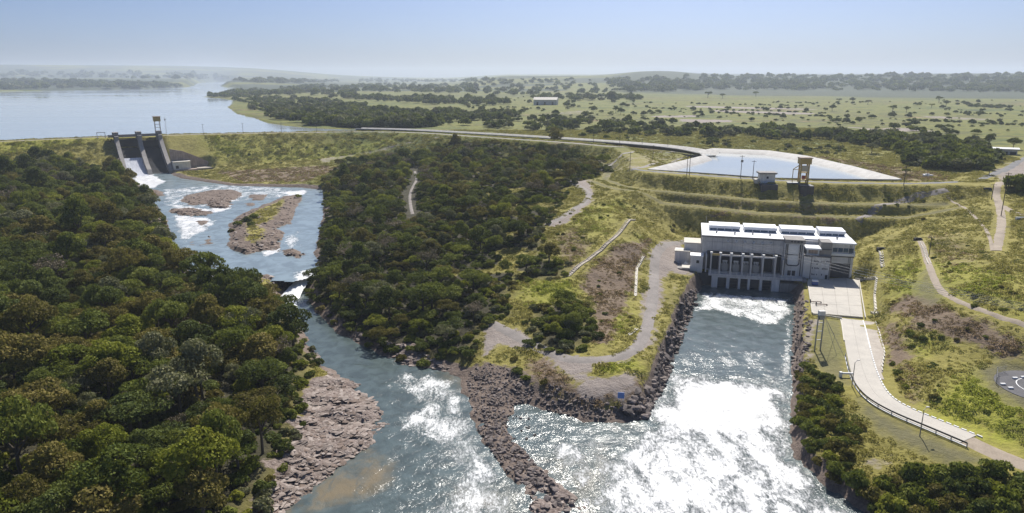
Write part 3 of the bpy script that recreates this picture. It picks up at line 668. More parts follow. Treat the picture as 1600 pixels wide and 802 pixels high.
flat_sheet('forebay_water', grow(POND, .985), 26.1, M['pond'])
# the falls: water sliding over the lip and down between the rocks
def falls():
    A = [W(466, 424, 4.15), W(500, 420, 4.15)]; B = [W(462, 434, 3.6), W(490, 431, 3.7)]; C = [W(447, 451, 1.6), W(473, 449, 1.8)]; D = [W(430, 466, .35), W(466, 468, .3)]; E = [W(428, 480, -.1), W(472, 486, -.1)]
    rows = smoothline(np.array([np.r_[a, b] for a, b in (A, B, C, D, E)]), 3); V = []; n = 26
    for k, r in enumerate(rows):
        for j in range(n):
            u = j / (n - 1); p = r[:3] * (1 - u) + r[3:] * u
            V.append((p[0], p[1], p[2] + .9 * (fbm(np.array(p[0] * .9), np.array(p[1] * .45), 12) - .4) - (abs(u - .5) * 2) ** 4 * .9))
    m = len(rows); ii = np.arange(m * n).reshape(m, n)
    F = np.stack([ii[:-1, :-1], ii[:-1, 1:], ii[1:, 1:], ii[1:, :-1]], -1).reshape(-1, 4)
    t = NT('white_water'); a = t.noise(.8, 6, .65, 1, vec=t.scaled(t.pos(), (1.2, .5, .5)))
    t.color(t.ramp(a, [(.3, (.45, .52, .54)), (.5, (.85, .87, .88))])); t.rough(.5); t.bump(a, .5, .7); M['white_water'] = t.m
    tag(link('waterfall', npmesh('waterfall', np.array(V), F, True), t.m), kind='structure')
falls()

# ------------------------------------------------------------------ vegetation: crowns of leaf clumps
def m_leaf(name, stops, transl=.22, rough=.75):
    t = NT(name); oi = t.n('ObjectInfo').outputs['Random']; tint = t.attr('tint')
    f = t.math('ADD', t.math('MULTIPLY', tint, .66), t.math('MULTIPLY', oi, .46))
    c = t.ramp(f, stops); t.color(c); t.rough(rough); t.b.inputs['Specular IOR Level'].default_value = .12
    tr = t.n('BsdfTranslucent'); t.l(t.mix(.35, c, (.25, .28, .03)), tr.inputs[0])
    mx = t.n('MixShader'); mx.inputs[0].default_value = transl
    t.l(t.b.outputs[0], mx.inputs[1]); t.l(tr.outputs[0], mx.inputs[2]); t.l(mx.outputs[0], t.out.inputs[0]); return t.m
TONES = {
 'dark green': m_leaf('dark_green_leaves', [(.1, (0.036, 0.052, 0.014)), (.5, (0.089, 0.115, 0.028)), (.9, (0.162, 0.190, 0.047))], .25),
 'mid green': m_leaf('mid_green_leaves', [(.1, (0.058, 0.084, 0.015)), (.5, (0.146, 0.175, 0.032)), (.9, (0.252, 0.267, 0.053))], .28),
 'olive brown': m_leaf('olive_brown_leaves', [(.1, (0.077, 0.065, 0.017)), (.5, (0.165, 0.139, 0.036)), (.9, (0.258, 0.209, 0.058))], .25),
 'yellow green': m_leaf('yellow_green_leaves', [(.1, (0.089, 0.110, 0.013)), (.5, (0.203, 0.228, 0.026)), (.9, (0.349, 0.343, 0.053))], .32),
 'grey green': m_leaf('grey_green_leaves', [(.1, (0.081, 0.085, 0.045)), (.5, (0.171, 0.175, 0.090)), (.9, (0.284, 0.274, 0.145))], .22),
 'grey brown': m_leaf('grey_brown_twigs', [(.1, (0.098, 0.079, 0.055)), (.5, (0.210, 0.170, 0.120)), (.9, (0.322, 0.258, 0.186))], .1)}
def leaves(P, Nrm, size, tint, rng, flat=.75):
    """One bent leaf spray (a small quad) per point, turned roughly along its normal."""
    n = len(P); N = Nrm + rng.normal(0, flat, (n, 3)); N /= np.linalg.norm(N, axis=1)[:, None] + 1e-9
    A = np.cross(N, rng.normal(0, 1, (n, 3))); A /= np.linalg.norm(A, axis=1)[:, None] + 1e-9; B = np.cross(N, A)
    s = size * rng.uniform(.6, 1.35, n)[:, None]; e = rng.uniform(.45, .9, n)[:, None]
    V = np.stack([P - A * s, P + B * s * e * .8 - N * s * .12, P + A * s, P - B * s * e + N * s * .12], 1).reshape(-1, 3)
    return V, np.arange(4 * n).reshape(n, 4), np.repeat(tint, 4)
def crown_mesh(name, seed, nl=16, per=150, size=.115, flatness=.55, spread=1.0, ragged=.25, lr=(.26, .46)):
    """Crown of unit radius: overlapping clumps of leaf sprays with gaps between them."""
    rng = np.random.default_rng(seed); Vs, Fs, Ts = [], [], []; k = 0; C = []
    for i in range(nl):
        a = rng.uniform(0, 6.283); r = spread * .74 * math.sqrt(rng.uniform(0, 1)); top = 1 - (r / 1.0) ** 2 * .75
        z = flatness * (top * rng.uniform(.15, 1.0)); C.append((r * math.cos(a), r * math.sin(a), z, rng.uniform(*lr)))
    C = np.array(C)
    for i, (cx, cy, cz, cr) in enumerate(C):
        n = int(per * (cr / .36) ** 2); d = rng.normal(0, 1, (n, 3)); d[:, 2] = np.abs(d[:, 2]) * .9 - .28 * rng.uniform(0, 1, n); d /= np.linalg.norm(d, axis=1)[:, None]
        rad = cr * (1 - ragged * rng.uniform(0, 1, n) ** 2 + .16 * rng.uniform(0, 1, n)); P = np.array([cx, cy, cz]) + d * rad[:, None] * np.array([1, 1, .72])
        inside = np.zeros(n, bool)
        for j in range(nl):
            if j != i: inside |= np.linalg.norm((P - C[j, :3]) / np.array([1, 1, .72]), axis=1) < C[j, 3] * .72
        P, d = P[~inside], d[~inside]; tn = np.clip(rng.uniform(.2, .8) + rng.normal(0, .16, len(P)), 0, 1)
        V, F, T = leaves(P, d, size, tn, rng); Vs.append(V); Fs.append(F + k); Ts.append(T); k += len(V)
    V = np.vstack(Vs); me = npmesh(name, V, np.vstack(Fs)); fattr(me, 'tint', np.concatenate(Ts)); return me, C
def trunk_mesh(name, C, h, seed):
    """Tapered trunk with limbs, unit crown radius, crown base h below."""
    rng = np.random.default_rng(seed); mb = MB(); b = Vector((0, 0, -h)); m = Vector((rng.uniform(-.06, .06), rng.uniform(-.06, .06), -h * .45)); t = Vector((0, 0, .05))
    mb.tube(b, m, .062, .05, 6); mb.tube(m, t, .05, .035, 6)
    for c in C[:7]:
        p = Vector(c[:3]); q = m.lerp(t, rng.uniform(.2, .9)); k = q.lerp(p, .5) + Vector((0, 0, -.06)); mb.tube(q, k, .03, .022, 4); mb.tube(k, p, .022, .008, 4)
    return mb.mesh(name)
SPEC = [dict(nl=20, per=330, size=.048, flatness=.5, lr=(.2, .4), ragged=.38), dict(nl=18, per=350, size=.048, flatness=.72, lr=(.2, .4), ragged=.35), dict(nl=26, per=290, size=.045, flatness=.36, lr=(.16, .34), ragged=.4), dict(nl=16, per=360, size=.05, flatness=.85, spread=.8, lr=(.26, .45)), dict(nl=30, per=280, size=.045, flatness=.6, lr=(.15, .3), ragged=.4)]
CROWNS, TRUNKS = {}, []
for i, s in enumerate(SPEC):
    me, C = crown_mesh('crown', 100 + i, **s); TRUNKS.append(trunk_mesh('trunk', C, .95, 50 + i)); TRUNKS[-1].materials.append(M['bark'])
    for tn, mat in TONES.items():
        q = me.copy(); q.materials.append(mat); CROWNS[(i, tn)] = q
bare, C = crown_mesh('crown', 140, nl=30, per=120, size=.04, flatness=.8, lr=(.14, .3), ragged=.6)
for tn, mat in TONES.items():
    q = bare.copy(); q.materials.append(mat); CROWNS[(5, tn)] = q
TRUNKS.append(trunk_mesh('trunk', C, .95, 66)); TRUNKS[-1].materials.append(M['bark'])
SHRUBS = {}
for i in range(3):
    me, _ = crown_mesh('foliage', 200 + i, nl=10, per=85, size=.13, flatness=.6, lr=(.28, .45))
    for tn, mat in TONES.items():
        q = me.copy(); q.materials.append(mat); SHRUBS[(i, tn)] = q

def frustum(x, y, z, mx=90, my=90):
    px, py = PX(x, y, z); return (px > -mx) & (px < 1600 + mx) & (py < 802 + my)
def scatter(inside, box, step, jit=.42, seed=0):
    rng = np.random.default_rng(seed); X, Y = np.meshgrid(np.arange(box[0], box[1], step), np.arange(box[2], box[3], step))
    X = X + rng.uniform(-jit, jit, X.shape) * step; Y = Y + rng.uniform(-jit, jit, Y.shape) * step
    X, Y = X.ravel(), Y.ravel(); m = inside(X, Y); return X[m], Y[m]

# what source meshes the scattered masses draw on
_libs = {}
def library(name, entries):
    c = bpy.data.collections.new(name)
    for i, me in enumerate(entries):
        o = bpy.data.objects.new(f'{name}_{i:03d}', me); c.objects.link(o)
    return c
def mass(name, label_kind, lib, x, y, z, idx, scl, seed=0):
    """One object that shows many alike pieces, placed one per point."""
    n = len(x); rng = np.random.default_rng(seed); me = bpy.data.meshes.new(name)
    me.vertices.add(n); me.vertices.foreach_set('co', np.stack([x, y, z], 1).astype(np.float32).ravel())
    a = me.attributes.new('idx', 'INT', 'POINT'); a.data.foreach_set('value', np.asarray(idx, np.int32))
    a = me.attributes.new('scl', 'FLOAT_VECTOR', 'POINT'); a.data.foreach_set('vector', np.asarray(scl, np.float32).ravel())
    rot = np.zeros((n, 3), np.float32); rot[:, 2] = rng.uniform(0, 6.283, n); rot[:, :2] = rng.normal(0, .07, (n, 2))
    a = me.attributes.new('rot', 'FLOAT_VECTOR', 'POINT'); a.data.foreach_set('vector', rot.ravel())
    o = link(name, me); ng = bpy.data.node_groups.new(name, 'GeometryNodeTree')
    ng.interface.new_socket('Geometry', in_out='INPUT', socket_type='NodeSocketGeometry'); ng.interface.new_socket('Geometry', in_out='OUTPUT', socket_type='NodeSocketGeometry')
    N = ng.nodes; gi = N.new('NodeGroupInput'); go = N.new('NodeGroupOutput'); ins = N.new('GeometryNodeInstanceOnPoints'); ci = N.new('GeometryNodeCollectionInfo')
    ci.inputs['Collection'].default_value = lib; ci.inputs['Separate Children'].default_value = True; ci.inputs['Reset Children'].default_value = True
    def na(nm, ty):
        q = N.new('GeometryNodeInputNamedAttribute'); q.data_type = ty; q.inputs['Name'].default_value = nm; return q.outputs['Attribute']
    L = ng.links.new; L(gi.outputs[0], ins.inputs['Points']); L(ci.outputs[0], ins.inputs['Instance']); ins.inputs['Pick Instance'].default_value = True
    L(na('idx', 'INT'), ins.inputs['Instance Index']); L(na('rot', 'FLOAT_VECTOR'), ins.inputs['Rotation']); L(na('scl', 'FLOAT_VECTOR'), ins.inputs['Scale']); L(ins.outputs[0], go.inputs[0])
    m = o.modifiers.new('scatter', 'NODES'); m.node_group = ng
    return tag(o, kind='stuff')

# ---- the woods
PLACE = ['in the dense wood on the left river bank', 'in the wood between the river and the canal', 'in the thicket beside the gravel flat']
CLR = GP2([(648,262),(652,282),(640,300),(641,320),(646,345)]); CLR2 = GP2([(622,428),(612,445),(602,460)])
def wood_points():
    out = []
    for k, (poly, step, seed) in enumerate(zip(FOREST, (5.9, 6.2, 5.0), (1, 2, 3))):
        lo, hi = poly.min(0), poly.max(0)
        X, Y = scatter(lambda x, y: sdpoly(x, y, poly, 30) + (fbm(x / 9, y / 9, 5) - .5) * 6 < -1.5, (lo[0], hi[0], lo[1], hi[1]), step, .46, seed)
        Z = HV(X, Y); ok = frustum(X, Y, Z + 8, 110, 130) & (fbm(X / 11, Y / 11, 40 + k) > (.22, .33, .3)[k])
        if k == 1: ok &= gapf(X, Y) < .5
        ok &= (sdline(X, Y, CLR, 30) > 4.5) & (sdline(X, Y, CLR2, 30) > 3.5)
        a, b = spw(X, Y); ok &= ~((a > -19) & (a < 48) & (b > -12) & (b < 66))
        for x, y, z in zip(X[ok], Y[ok], Z[ok]): out.append((x, y, z, k))
    return out
pts = wood_points()
rng = np.random.default_rng(5)
def tone_at(x, y, k):
    n = float(fbm(np.array(x / 17.), np.array(y / 17.), 33)); r = rng.uniform(0, 1); q = n + (r - .5) * .5
    if r < .03: return 'grey brown'
    if r > .93: return 'grey green'
    if k == 2: return 'yellow green' if q > .55 else 'mid green'
    if q < .39: return 'dark green'
    if q < .51: return 'mid green'
    if q < .68: return 'olive brown'
    return 'yellow green' if r > .6 else 'mid green'
trees = []
for x, y, z, k in pts:
    tn = tone_at(x, y, k); R = (2.3 + 4.0 * rng.uniform(0, 1) ** 1.35) * (1.12 if k == 0 else .88 if k == 1 else .62); hh = rng.uniform(.78, 1.2) + .35 * (rng.uniform() < .14) * (1.0 if k < 2 else .65)
    v = 5 if tn == 'grey brown' else int(rng.integers(0, 5)); trees.append([x, y, z, k, tn, R, hh, v])
trees.append([*W(432, 585, 2.4), 0, 'grey brown', 5.2, 1.15, 5])
trees.append([*G(862, 262), 1, 'grey green', 5.0, 1.5, 3]); trees.append([*G(868, 236), 1, 'olive brown', 5.5, 1.5, 1])
trees.sort(key=lambda t: (math.hypot(t[0], t[1])) / t[5])
WORDS = ['broad rounded', 'tall domed', 'flat topped', 'tall narrow', 'loose layered', 'thin half bare']
def place_tree(x, y, z, k, tn, R, hh, v, label, group, name='broadleaf_tree', first={}):
    key = (v, tn); hz = R * hh
    if key not in first:
        r = empty(name, (0, 0, 0)); tag(r, 'x', 'tree'); link('trunk', TRUNKS[v], None, r); link('crown', CROWNS[key], None, r); first[key] = r
        for c in r.children: c.location = (0, 0, .95)
    else: r = copy_tree(first[key])
    r.location = (x, y, z - .3); r.rotation_euler = (0, 0, float(rng.uniform(0, 6.28))); r.scale = (R, R, hz)
    r['label'] = label; r['group'] = group; return r
NIND = 240
def where_tree(x, y, k):
    px, py = PX(x, y, H(x, y) + 4)
    if k == 0:
        if sdpoly(np.array([x]), np.array([y]), SHELF, 40)[0] < 9: return 'on the left bank by the rock shelf'
        if sdpoly(np.array([x]), np.array([y]), LOW, 40)[0] < 10: return 'on the left bank below the falls'
        if py > 690: return 'at the lower edge of the left wood' if px > 180 else 'in the near corner of the left wood'
        if py > 560: return 'in the middle of the left wood' if px > 200 else 'near the left edge of the left wood'
        return 'on the left bank facing the falls' if px > 220 else 'in the upper part of the left wood'
    if k == 1:
        if sdpoly(np.array([x]), np.array([y]), LOW, 40)[0] < 10: return 'on the right river bank above the dark water'
        return 'in the wood above the gravel flat' if px > 640 else 'in the wood opposite the falls'
    return PLACE[k]
SIZE = lambda R: 'large ' if R > 5.4 else 'small ' if R < 3.7 else ''
for x, y, z, k, tn, R, hh, v in trees[:NIND]:
    wh = where_tree(x, y, k); place_tree(x, y, z, k, tn, R, hh, v, f'{SIZE(R)}{WORDS[v]} {tn} tree {wh}', f'{SIZE(R)}{WORDS[v]} {tn} trees {wh}')
TL = list(TONES); lib_tree = library('wood_tree', [CROWNS[(i, t)] for i in range(6) for t in TL])
rest = trees[NIND:]; ar = np.array([[t[0], t[1], t[2] - .3 + .95 * t[5] * t[6], t[7] * 6 + TL.index(t[4]), t[5], t[5] * t[6]] for t in rest])
mass('woodland', None, lib_tree, ar[:, 0], ar[:, 1], ar[:, 2], ar[:, 3], np.stack([ar[:, 4], ar[:, 4], ar[:, 5]], 1))
print('trees', len(trees))

# ---- undergrowth in the woods and at their edges
lib_sh = library('low_growth', [SHRUBS[(i, t)] for i in range(3) for t in TL])
def under(x, y): d = forest_sd(x, y); return (d < 2.5) & (sdpoly(x, y, LOW) > .8) & (np.maximum(sdpoly(x, y, UP), 0) > .6)
X, Y = scatter(under, (-330, 60, 80, 590), 3.2, .48, 11); Z = HV(X, Y); ok = frustum(X, Y, Z, 60, 60)
a_, b_ = spw(X, Y); ok &= (sdline(X, Y, CLR, 30) > 3) & (gapf(X, Y) < .6); ok &= ~((a_ > -18) & (a_ < 47) & (b_ > -12) & (b_ < 64)); X, Y, Z = X[ok], Y[ok], Z[ok]
rs = np.random.default_rng(12); sc = rs.uniform(.9, 2.2, len(X))
mass('undergrowth', None, lib_sh, X, Y, Z, rs.integers(0, 3, len(X)) * 6 + rs.choice([0, 0, 1, 1, 2, 3, 4], len(X)), np.stack([sc, sc, sc * rs.uniform(.7, 1.3, len(X))], 1), 13)
print('under', len(X))

# ---- bushes along the tailrace bank and below the road (right foreground)
BUSH_PX = [([(1238,570),(1268,575),(1300,590),(1318,600),(1322,625),(1290,650),(1236,690),(1234,640)], 2.3, (1.0, 2.0)),
           ([(1236,650),(1300,635),(1345,660),(1360,695),(1330,740),(1300,770),(1240,718)], 2.5, (1.0, 2.1)),
           ([(1290,735),(1330,738),(1400,738),(1470,732),(1520,738),(1560,735),(1600,742),(1700,760),(1700,900),(1420,860),(1345,800)], 2.5, (1.5, 2.9)),
           ([(1385,560),(1415,570),(1430,610),(1405,625),(1390,600)], 2.6, (.8, 1.5))]
bush = []
rb = np.random.default_rng(21)
for k, (poly, step, rg) in enumerate(BUSH_PX):
    q = P2(poly, 4.0) if k == 2 else GP2(poly); lo, hi = q.min(0), q.max(0)
    X, Y = scatter(lambda x, y: (sdpoly(x, y, q, 20) < 0) & (sdpoly(x, y, LOW) > .2) & (sdline(x, y, ROADC) > 7.0), (lo[0], hi[0], lo[1], hi[1]), step, .45, 30 + k)
    for x, y in zip(X, Y):
        z = H(x, y)
        if frustum(np.array(x), np.array(y), np.array(z + 3), 100, 160): bush.append((x, y, z, k, rb.uniform(*rg), ['dark green', 'mid green', 'mid green', 'olive brown', 'yellow green'][rb.integers(0, 5)]))
bp = ['on the steep bank between tailrace and access road', 'on the overgrown slope below the concrete road', 'in the dark thicket at the lower right corner', 'beside the drain under the right hillside']
firstb = {}
for x, y, z, k, R, tn in bush:
    v = int(rb.integers(0, 3)); key = (v, tn)
    if key not in firstb:
        r = empty('bush', (0, 0, 0)); tag(r, 'x', 'bush'); link('foliage', SHRUBS[key], None, r); firstb[key] = r
    else: r = copy_tree(firstb[key])
    r.location = (x, y, z - .1); r.rotation_euler.z = float(rb.uniform(0, 6.28)); hh = rb.uniform(.8, 1.5); r.scale = (R, R, R * hh)
    r['label'] = f'{"tall" if hh > 1.15 else "low"} {tn} bush {bp[k]}'; r['group'] = f'{"tall" if hh > 1.15 else "low"} {tn} bushes {bp[k]}'
print('bushes', len(bush))
SLOPE = [([(1400,345),(1480,335),(1540,400),(1480,420),(1400,372)], 16, (.5, 1.1), 'on the brown slope above the hillside path'), ([(1480,440),(1600,450),(1600,500),(1500,475)], 14, (.5, 1.1), 'on the green slope above the hillside path'), ([(1390,470),(1560,525),(1500,545),(1400,545)], 18, (.5, 1.2), 'on the dry slope below the hillside path'),
         ([(1440,560),(1520,590),(1560,660),(1460,640)], 12, (.5, 1.1), 'on the bright slope below the landing pad'), ([(1380,300),(1480,310),(1460,330),(1370,340)], 14, (.6, 1.2), 'on the terraces right of the powerhouse'), ([(860,330),(960,310),(1040,330),(1060,350),(960,360),(880,400)], 20, (.5, 1.2), 'on the slope left of the powerhouse terraces'), ([(930,380),(1000,400),(985,520),(930,520)], 12, (.5, 1.2), 'on the brown slope beside the stair channel'), ([(1040,335),(1090,345),(1090,370),(1030,360)], 8, (.6, 1.2), 'in the hollow behind the powerhouse annex'), ([(330,225),(600,215),(520,250),(330,262)], 16, (.8, 1.6), 'on the grassy face of the dam')]
rs_ = np.random.default_rng(91)
for poly, n_, rg, wh in SLOPE:
    q = np.array(poly, float); c_ = 0
    while c_ < n_:
        a_, b2_ = rs_.uniform(q[:, 0].min(), q[:, 0].max()), rs_.uniform(q[:, 1].min(), q[:, 1].max())
        if sdpoly(np.array([a_]), np.array([b2_]), q, 900)[0] > 0: continue
        p = G(a_, b2_); tn = ['dark green', 'mid green', 'olive brown', 'yellow green'][rs_.integers(0, 4)]; v = int(rs_.integers(0, 3)); key = (v, tn); c_ += 1
        if key not in firstb:
            r = empty('bush', (0, 0, 0)); tag(r, 'x', 'bush'); link('foliage', SHRUBS[key], None, r); firstb[key] = r
        else: r = copy_tree(firstb[key])
        R = rs_.uniform(*rg); r.location = (p[0], p[1], p[2] - .1); r.rotation_euler.z = float(rs_.uniform(0, 6.28)); r.scale = (R, R, R * rs_.uniform(.8, 1.3)); r['label'] = f'small {tn} shrub {wh}'; r['group'] = f'small {tn} shrubs {wh}'

# ---- grass: leafy tussocks over the open slopes
def tuft_mesh(name, seed, mat, n=44):
    r = np.random.default_rng(seed); a = r.uniform(0, 6.283, n); q = np.sqrt(r.uniform(0, 1, n)) * .85
    P = np.stack([q * np.cos(a), q * np.sin(a), (1 - q * q) * .55 * r.uniform(.35, 1, n)], 1); d = P * np.array([1, 1, 1.4]) + np.array([0, 0, .4])
    V, F, T = leaves(P, d, .17, np.clip(r.normal(.5, .22, n), 0, 1), r, .7); me = npmesh(name, V, F); fattr(me, 'tint', T); me.materials.append(mat); return me
GT = [m_leaf('grass_olive', [(.1, (0.186, 0.170, 0.044)), (.5, (0.337, 0.300, 0.080)), (.9, (0.472, 0.406, 0.131))], .35),
      m_leaf('grass_lush', [(.1, (0.168, 0.196, 0.027)), (.5, (0.307, 0.337, 0.048)), (.9, (0.446, 0.464, 0.080))], .4),
      m_leaf('grass_dry', [(.1, (0.161, 0.110, 0.061)), (.5, (0.321, 0.220, 0.126)), (.9, (0.464, 0.338, 0.192))], .25),
      m_leaf('grass_dark', [(.1, (0.094, 0.099, 0.026)), (.5, (0.185, 0.191, 0.050)), (.9, (0.296, 0.282, 0.080))], .3)]
lib_gr = library('tussock', [tuft_mesh('tussock', 300 + i, GT[i // 3]) for i in range(12)])
aL = {k: (lambda x, y, A=A: bil(gx, gy, A, x, y)) for k, A in ATT.items()}
def grass_ok(x, y):
    n = np.random.default_rng(77).uniform(0, 1, len(x))
    z = (aL['forest'](x, y) < .3) & (aL['dirt'](x, y) < .25 + n * .3) & (aL['rock'](x, y) < .3) & (aL['mown'](x, y) < .3)
    z &= (sdline(x, y, ROADC) > 6.6) & (sdpoly(x, y, YARD) > 1.2) & (np.hypot(x - HELI[0], y - HELI[1]) > 10.5) & (sdpoly(x, y, POND) > 5) & (sdline(x, y, CANAL) > 10) & (sdpoly(x, y, RES, 20) > 1)
    u, v = phl(x, y); z &= ~((u > -9) & (u < 55) & (v > -8) & (v < 26))
    a, b = spw(x, y); z &= ~((a > -18) & (a < 47) & (b > -14) & (b < 64))
    d = sdpoly(x, y, PLAT, 20); z &= np.abs(d + 4) > 4.2
    for ln, wd in CLEAR: z &= sdline(x, y, ln, 10) > wd
    return z
CLEAR = []
def clear(pts, wd): CLEAR.append((GP2(pts), wd))
PATH_HILL = [(1437,377),(1447,400),(1456,430),(1475,464),(1530,485),(1600,508),(1700,540)]
STAIR_HILL = [(990,344),(960,372),(925,402),(889,431)]
GUTTER = [(1005,402),(995,420),(993,462)]
STEP_A = [(1376,394),(1379,416)]; STEP_B = [(1371,436),(1368,460),(1370,488)]
TRACK_TERR = [(1562,285),(1556,300),(1562,320),(1566,345),(1562,370),(1557,392)]
PLATROAD = [(985,264),(1010,267.5),(1100,274),(1200,281.5),(1300,285.5),(1420,287.5),(1490,285.5),(1540,279),(1570,266),(1602,246),(1660,225)]
for p, wd in ((PATH_HILL, 1.6), (STAIR_HILL, 1.1), (GUTTER, .8), (STEP_A, 1.2), (STEP_B, 1.2), (TRACK_TERR, 2.2)): clear(p, wd)
bx0 = (-420, 300, 80, 640)
X, Y = scatter(grass_ok, bx0, 1.22, .5, 41); Z = HV(X, Y)
ok = frustum(X, Y, Z, 240, 60) & ((Y < 420) | (RNG.uniform(0, 1, len(X)) < .55)); 
nn = fbm(X / 4.5, Y / 4.5, 71); ok &= nn > .33
X, Y, Z, nn = X[ok], Y[ok], Z[ok], nn[ok]
br, lu = aL['brown'](X, Y), aL['lush'](X, Y); q = fbm(X / 9, Y / 9, 72); r1 = RNG.uniform(0, 1, len(X))
kind = np.where(br > .3 + r1 * .5, 2, np.where(lu > .25 + r1 * .6, 1, 0)); kind = np.where((q > .60) & (r1 < .5) & (br < .6), 3, kind)
dd_ = sdpoly(X, Y, PLAT, 60); bf = (dd_ > 0) & (dd_ < 42) & (X > 30) & (X < 190); kind = np.where(bf & (r1 < .22), 3, kind)  # extra dark tufts paint shade on berm faces turned from the sun
keep = ~(bf & ((np.abs(dd_ - 13) < 2.6) | (np.abs(dd_ - 22.2) < 2.6))); X, Y, Z, nn, kind = X[keep], Y[keep], Z[keep], nn[keep], kind[keep]
sc = (.62 + .75 * smooth(.35, .75, nn)) * RNG.uniform(.75, 1.25, len(X)); sc *= 1 + smooth(300, 560, Y) * .5
mass('grass', None, lib_gr, X, Y, Z - .05, kind * 3 + RNG.integers(0, 3, len(X)), np.stack([sc, sc, sc * RNG.uniform(.6, 1.25, len(X))], 1), 43)
print('grass', len(X))

# ------------------------------------------------------------------ roads, tracks, channels
def m_road(name, lo, hi, scale=.35):
    t = NT(name); p = t.pos(); f = t.math('ADD', t.math('MULTIPLY', t.noise(scale, 5, .6), .6), t.math('MULTIPLY', t.noise(2.5, 4, .6), .4))
    t.color(t.ramp(f, [(.32, lo), (.68, hi)])); t.rough(.85); t.bump(t.noise(3, 4, .6), .05, .5); return t.m
M['gravel'] = m_road('grey_gravel', (.17, .15, .135), (.30, .265, .24))
M['track'] = m_road('dusty_track', (.24, .19, .14), (.40, .33, .25))
M['asphalt'] = m_road('worn_asphalt', (.10, .10, .105), (.20, .195, .19), .15)
M['roadcon'] = m_road('pale_road_concrete', (.44, .41, .36), (.58, .54, .47), .25)
M['apron'] = m_road('dusty_apron_concrete', (.34, .29, .24), (.52, .47, .40), .5)
M['pad'] = m_road('dark_pad_asphalt', (.07, .07, .078), (.13, .125, .13), .4)
M['mowngrass'] = m_road('mown_grass', (.10, .11, .04), (.17, .16, .07), .5)
def strip(name, line, width, mat, dz=.1, step=1.5, cols=5, parent=None, world=None):
    c = resample(smoothline(GP2(line) if world is None else world, 3), step); tg = np.gradient(c, axis=0); tg /= np.linalg.norm(tg, axis=1)[:, None]; nm = np.stack([tg[:, 1], -tg[:, 0]], 1)
    V = []
    for j in range(cols):
        o = (j / (cols - 1) - .5) * width; q = c + nm * (o + (fbm(c[:, 0] / 3 + j, c[:, 1] / 3, 3)[:, None] - .5) * width * .12 * (abs(j - (cols - 1) / 2) > 1.5)); V.append(np.stack([q[:, 0], q[:, 1], HV(q[:, 0], q[:, 1]) + dz - (.14 if j in (0, cols - 1) else 0)], 1))
    n = len(c); V = np.concatenate(V); ii = np.arange(cols * n).reshape(cols, n)
    F = np.stack([ii[:-1, :-1], ii[:-1, 1:], ii[1:, 1:], ii[1:, :-1]], -1).reshape(-1, 4)[:, ::-1]
    me = npmesh(name, V, F, True)
    if me.polygons[0].normal.z < 0: me.flip_normals()
    o = link(name, me, mat, parent); return o
tag(strip('crest_road', [(-60,224),(0,221.4),(100,217.0),(180,214)], 5, M['gravel'], .12), kind='structure')
tag(strip('crest_road', [(255,211.5),(300,210.4),(400,208.4),(500,206.6),(590,206),(660,207.6),(730,212.5),(800,217.3),(900,224.0),(960,229.5),(1040,237.5),(1090,243)], 5, M['gravel'], .12), kind='structure')
tag(strip('forebay_road', PLATROAD, 4.4, M['asphalt'], .12), kind='structure')
tag(strip('dirt_track', [(985,264),(1010,262),(1050,252),(1092,243),(1085,237),(1040,233),(990,238),(940,262),(905,281),(890,284),(905,292),(921,302),(919,312),(890,332),(855,352)], 3.4, M['gravel'], .12), kind='structure')
tag(strip('dirt_track', TRACK_TERR, 3.0, M['track'], .12), kind='structure')
tag(strip('dirt_track', [(1566,322),(1600,338),(1660,360)], 3, M['track'], .12), kind='structure')
tag(strip('dirt_track', [(648,268),(652,282),(640,300),(641,320),(645,335)], 1.7, M['gravel'], .12), kind='structure')
tag(strip('yard_track', [(1075,377),(1040,380),(1024,395),(1022,430),(1020,470),(1012,510),(998,545),(960,562),(900,566),(850,548),(800,522),(765,503)], 3.6, M['gravel'], .12), kind='structure')
tag(strip('hillside_path', PATH_HILL, 1.9, M['track'], .13, 1.0), kind='structure')
tag(strip('hillside_path', [(1480,306),(1505,322),(1530,345),(1548,372),(1551,392)], 1.2, M['track'], .13, 1.0), kind='structure')
tag(strip('bench_path', [(1340,346),(1362,330),(1390,318),(1440,304),(1480,297)], 3.0, M['gravel'], .13, 1.0), kind='structure')

def channel(line, width, mat, label, cat, stepped=True, dz=.25, name='drain_channel'):
    c = resample(GP2(line), 1.4); r = empty(name, (*c[0], H(*c[0])), 0, label, cat)
    tg = np.gradient(c, axis=0); tg /= np.linalg.norm(tg, axis=1)[:, None]
    me = {}
    for i, (p, t) in enumerate(zip(c, tg)):
        z = H(*p); mb = MB(); h = width / 2
        mb.box(-h, h, -.68, .68, -.5, dz * .35).box(-h - .18, -h, -.68, .68, -.5, dz + .1).box(h, h + .18, -.68, .68, -.5, dz + .1)
        if 'k' not in me: me['k'] = mb.mesh('step'); me['k'].materials.append(mat)
        o = link('step', me['k'], None, r); o.location = (p[0] - c[0][0], p[1] - c[0][1], z - H(*c[0])); o.rotation_euler.z = math.atan2(t[1], t[0]) - math.pi / 2
    return r
channel(STAIR_HILL, 1.1, M['apron'], 'long straight stair channel running down the brown grassy slope left of the powerhouse', 'drain')
channel(GUTTER, .5, M['slab'], 'thin pale gutter beside the gravel yard left of the tailrace', 'drain')
channel(STEP_A, .9, M['slab'], 'upper white stepped drain on the slope right of the powerhouse', 'drain')
channel(STEP_B, .9, M['slab'], 'lower white stepped drain beside the concrete yard', 'drain')
channel([(1440,380),(1447,398),(1452,412)], .7, M['slab'], 'short pale channel at the head of the hillside path', 'drain')
channel([(1340,436),(1356,434),(1370,434)], .5, M['slab'], 'pale cross gutter joining the powerhouse corner to the stepped drain', 'drain')
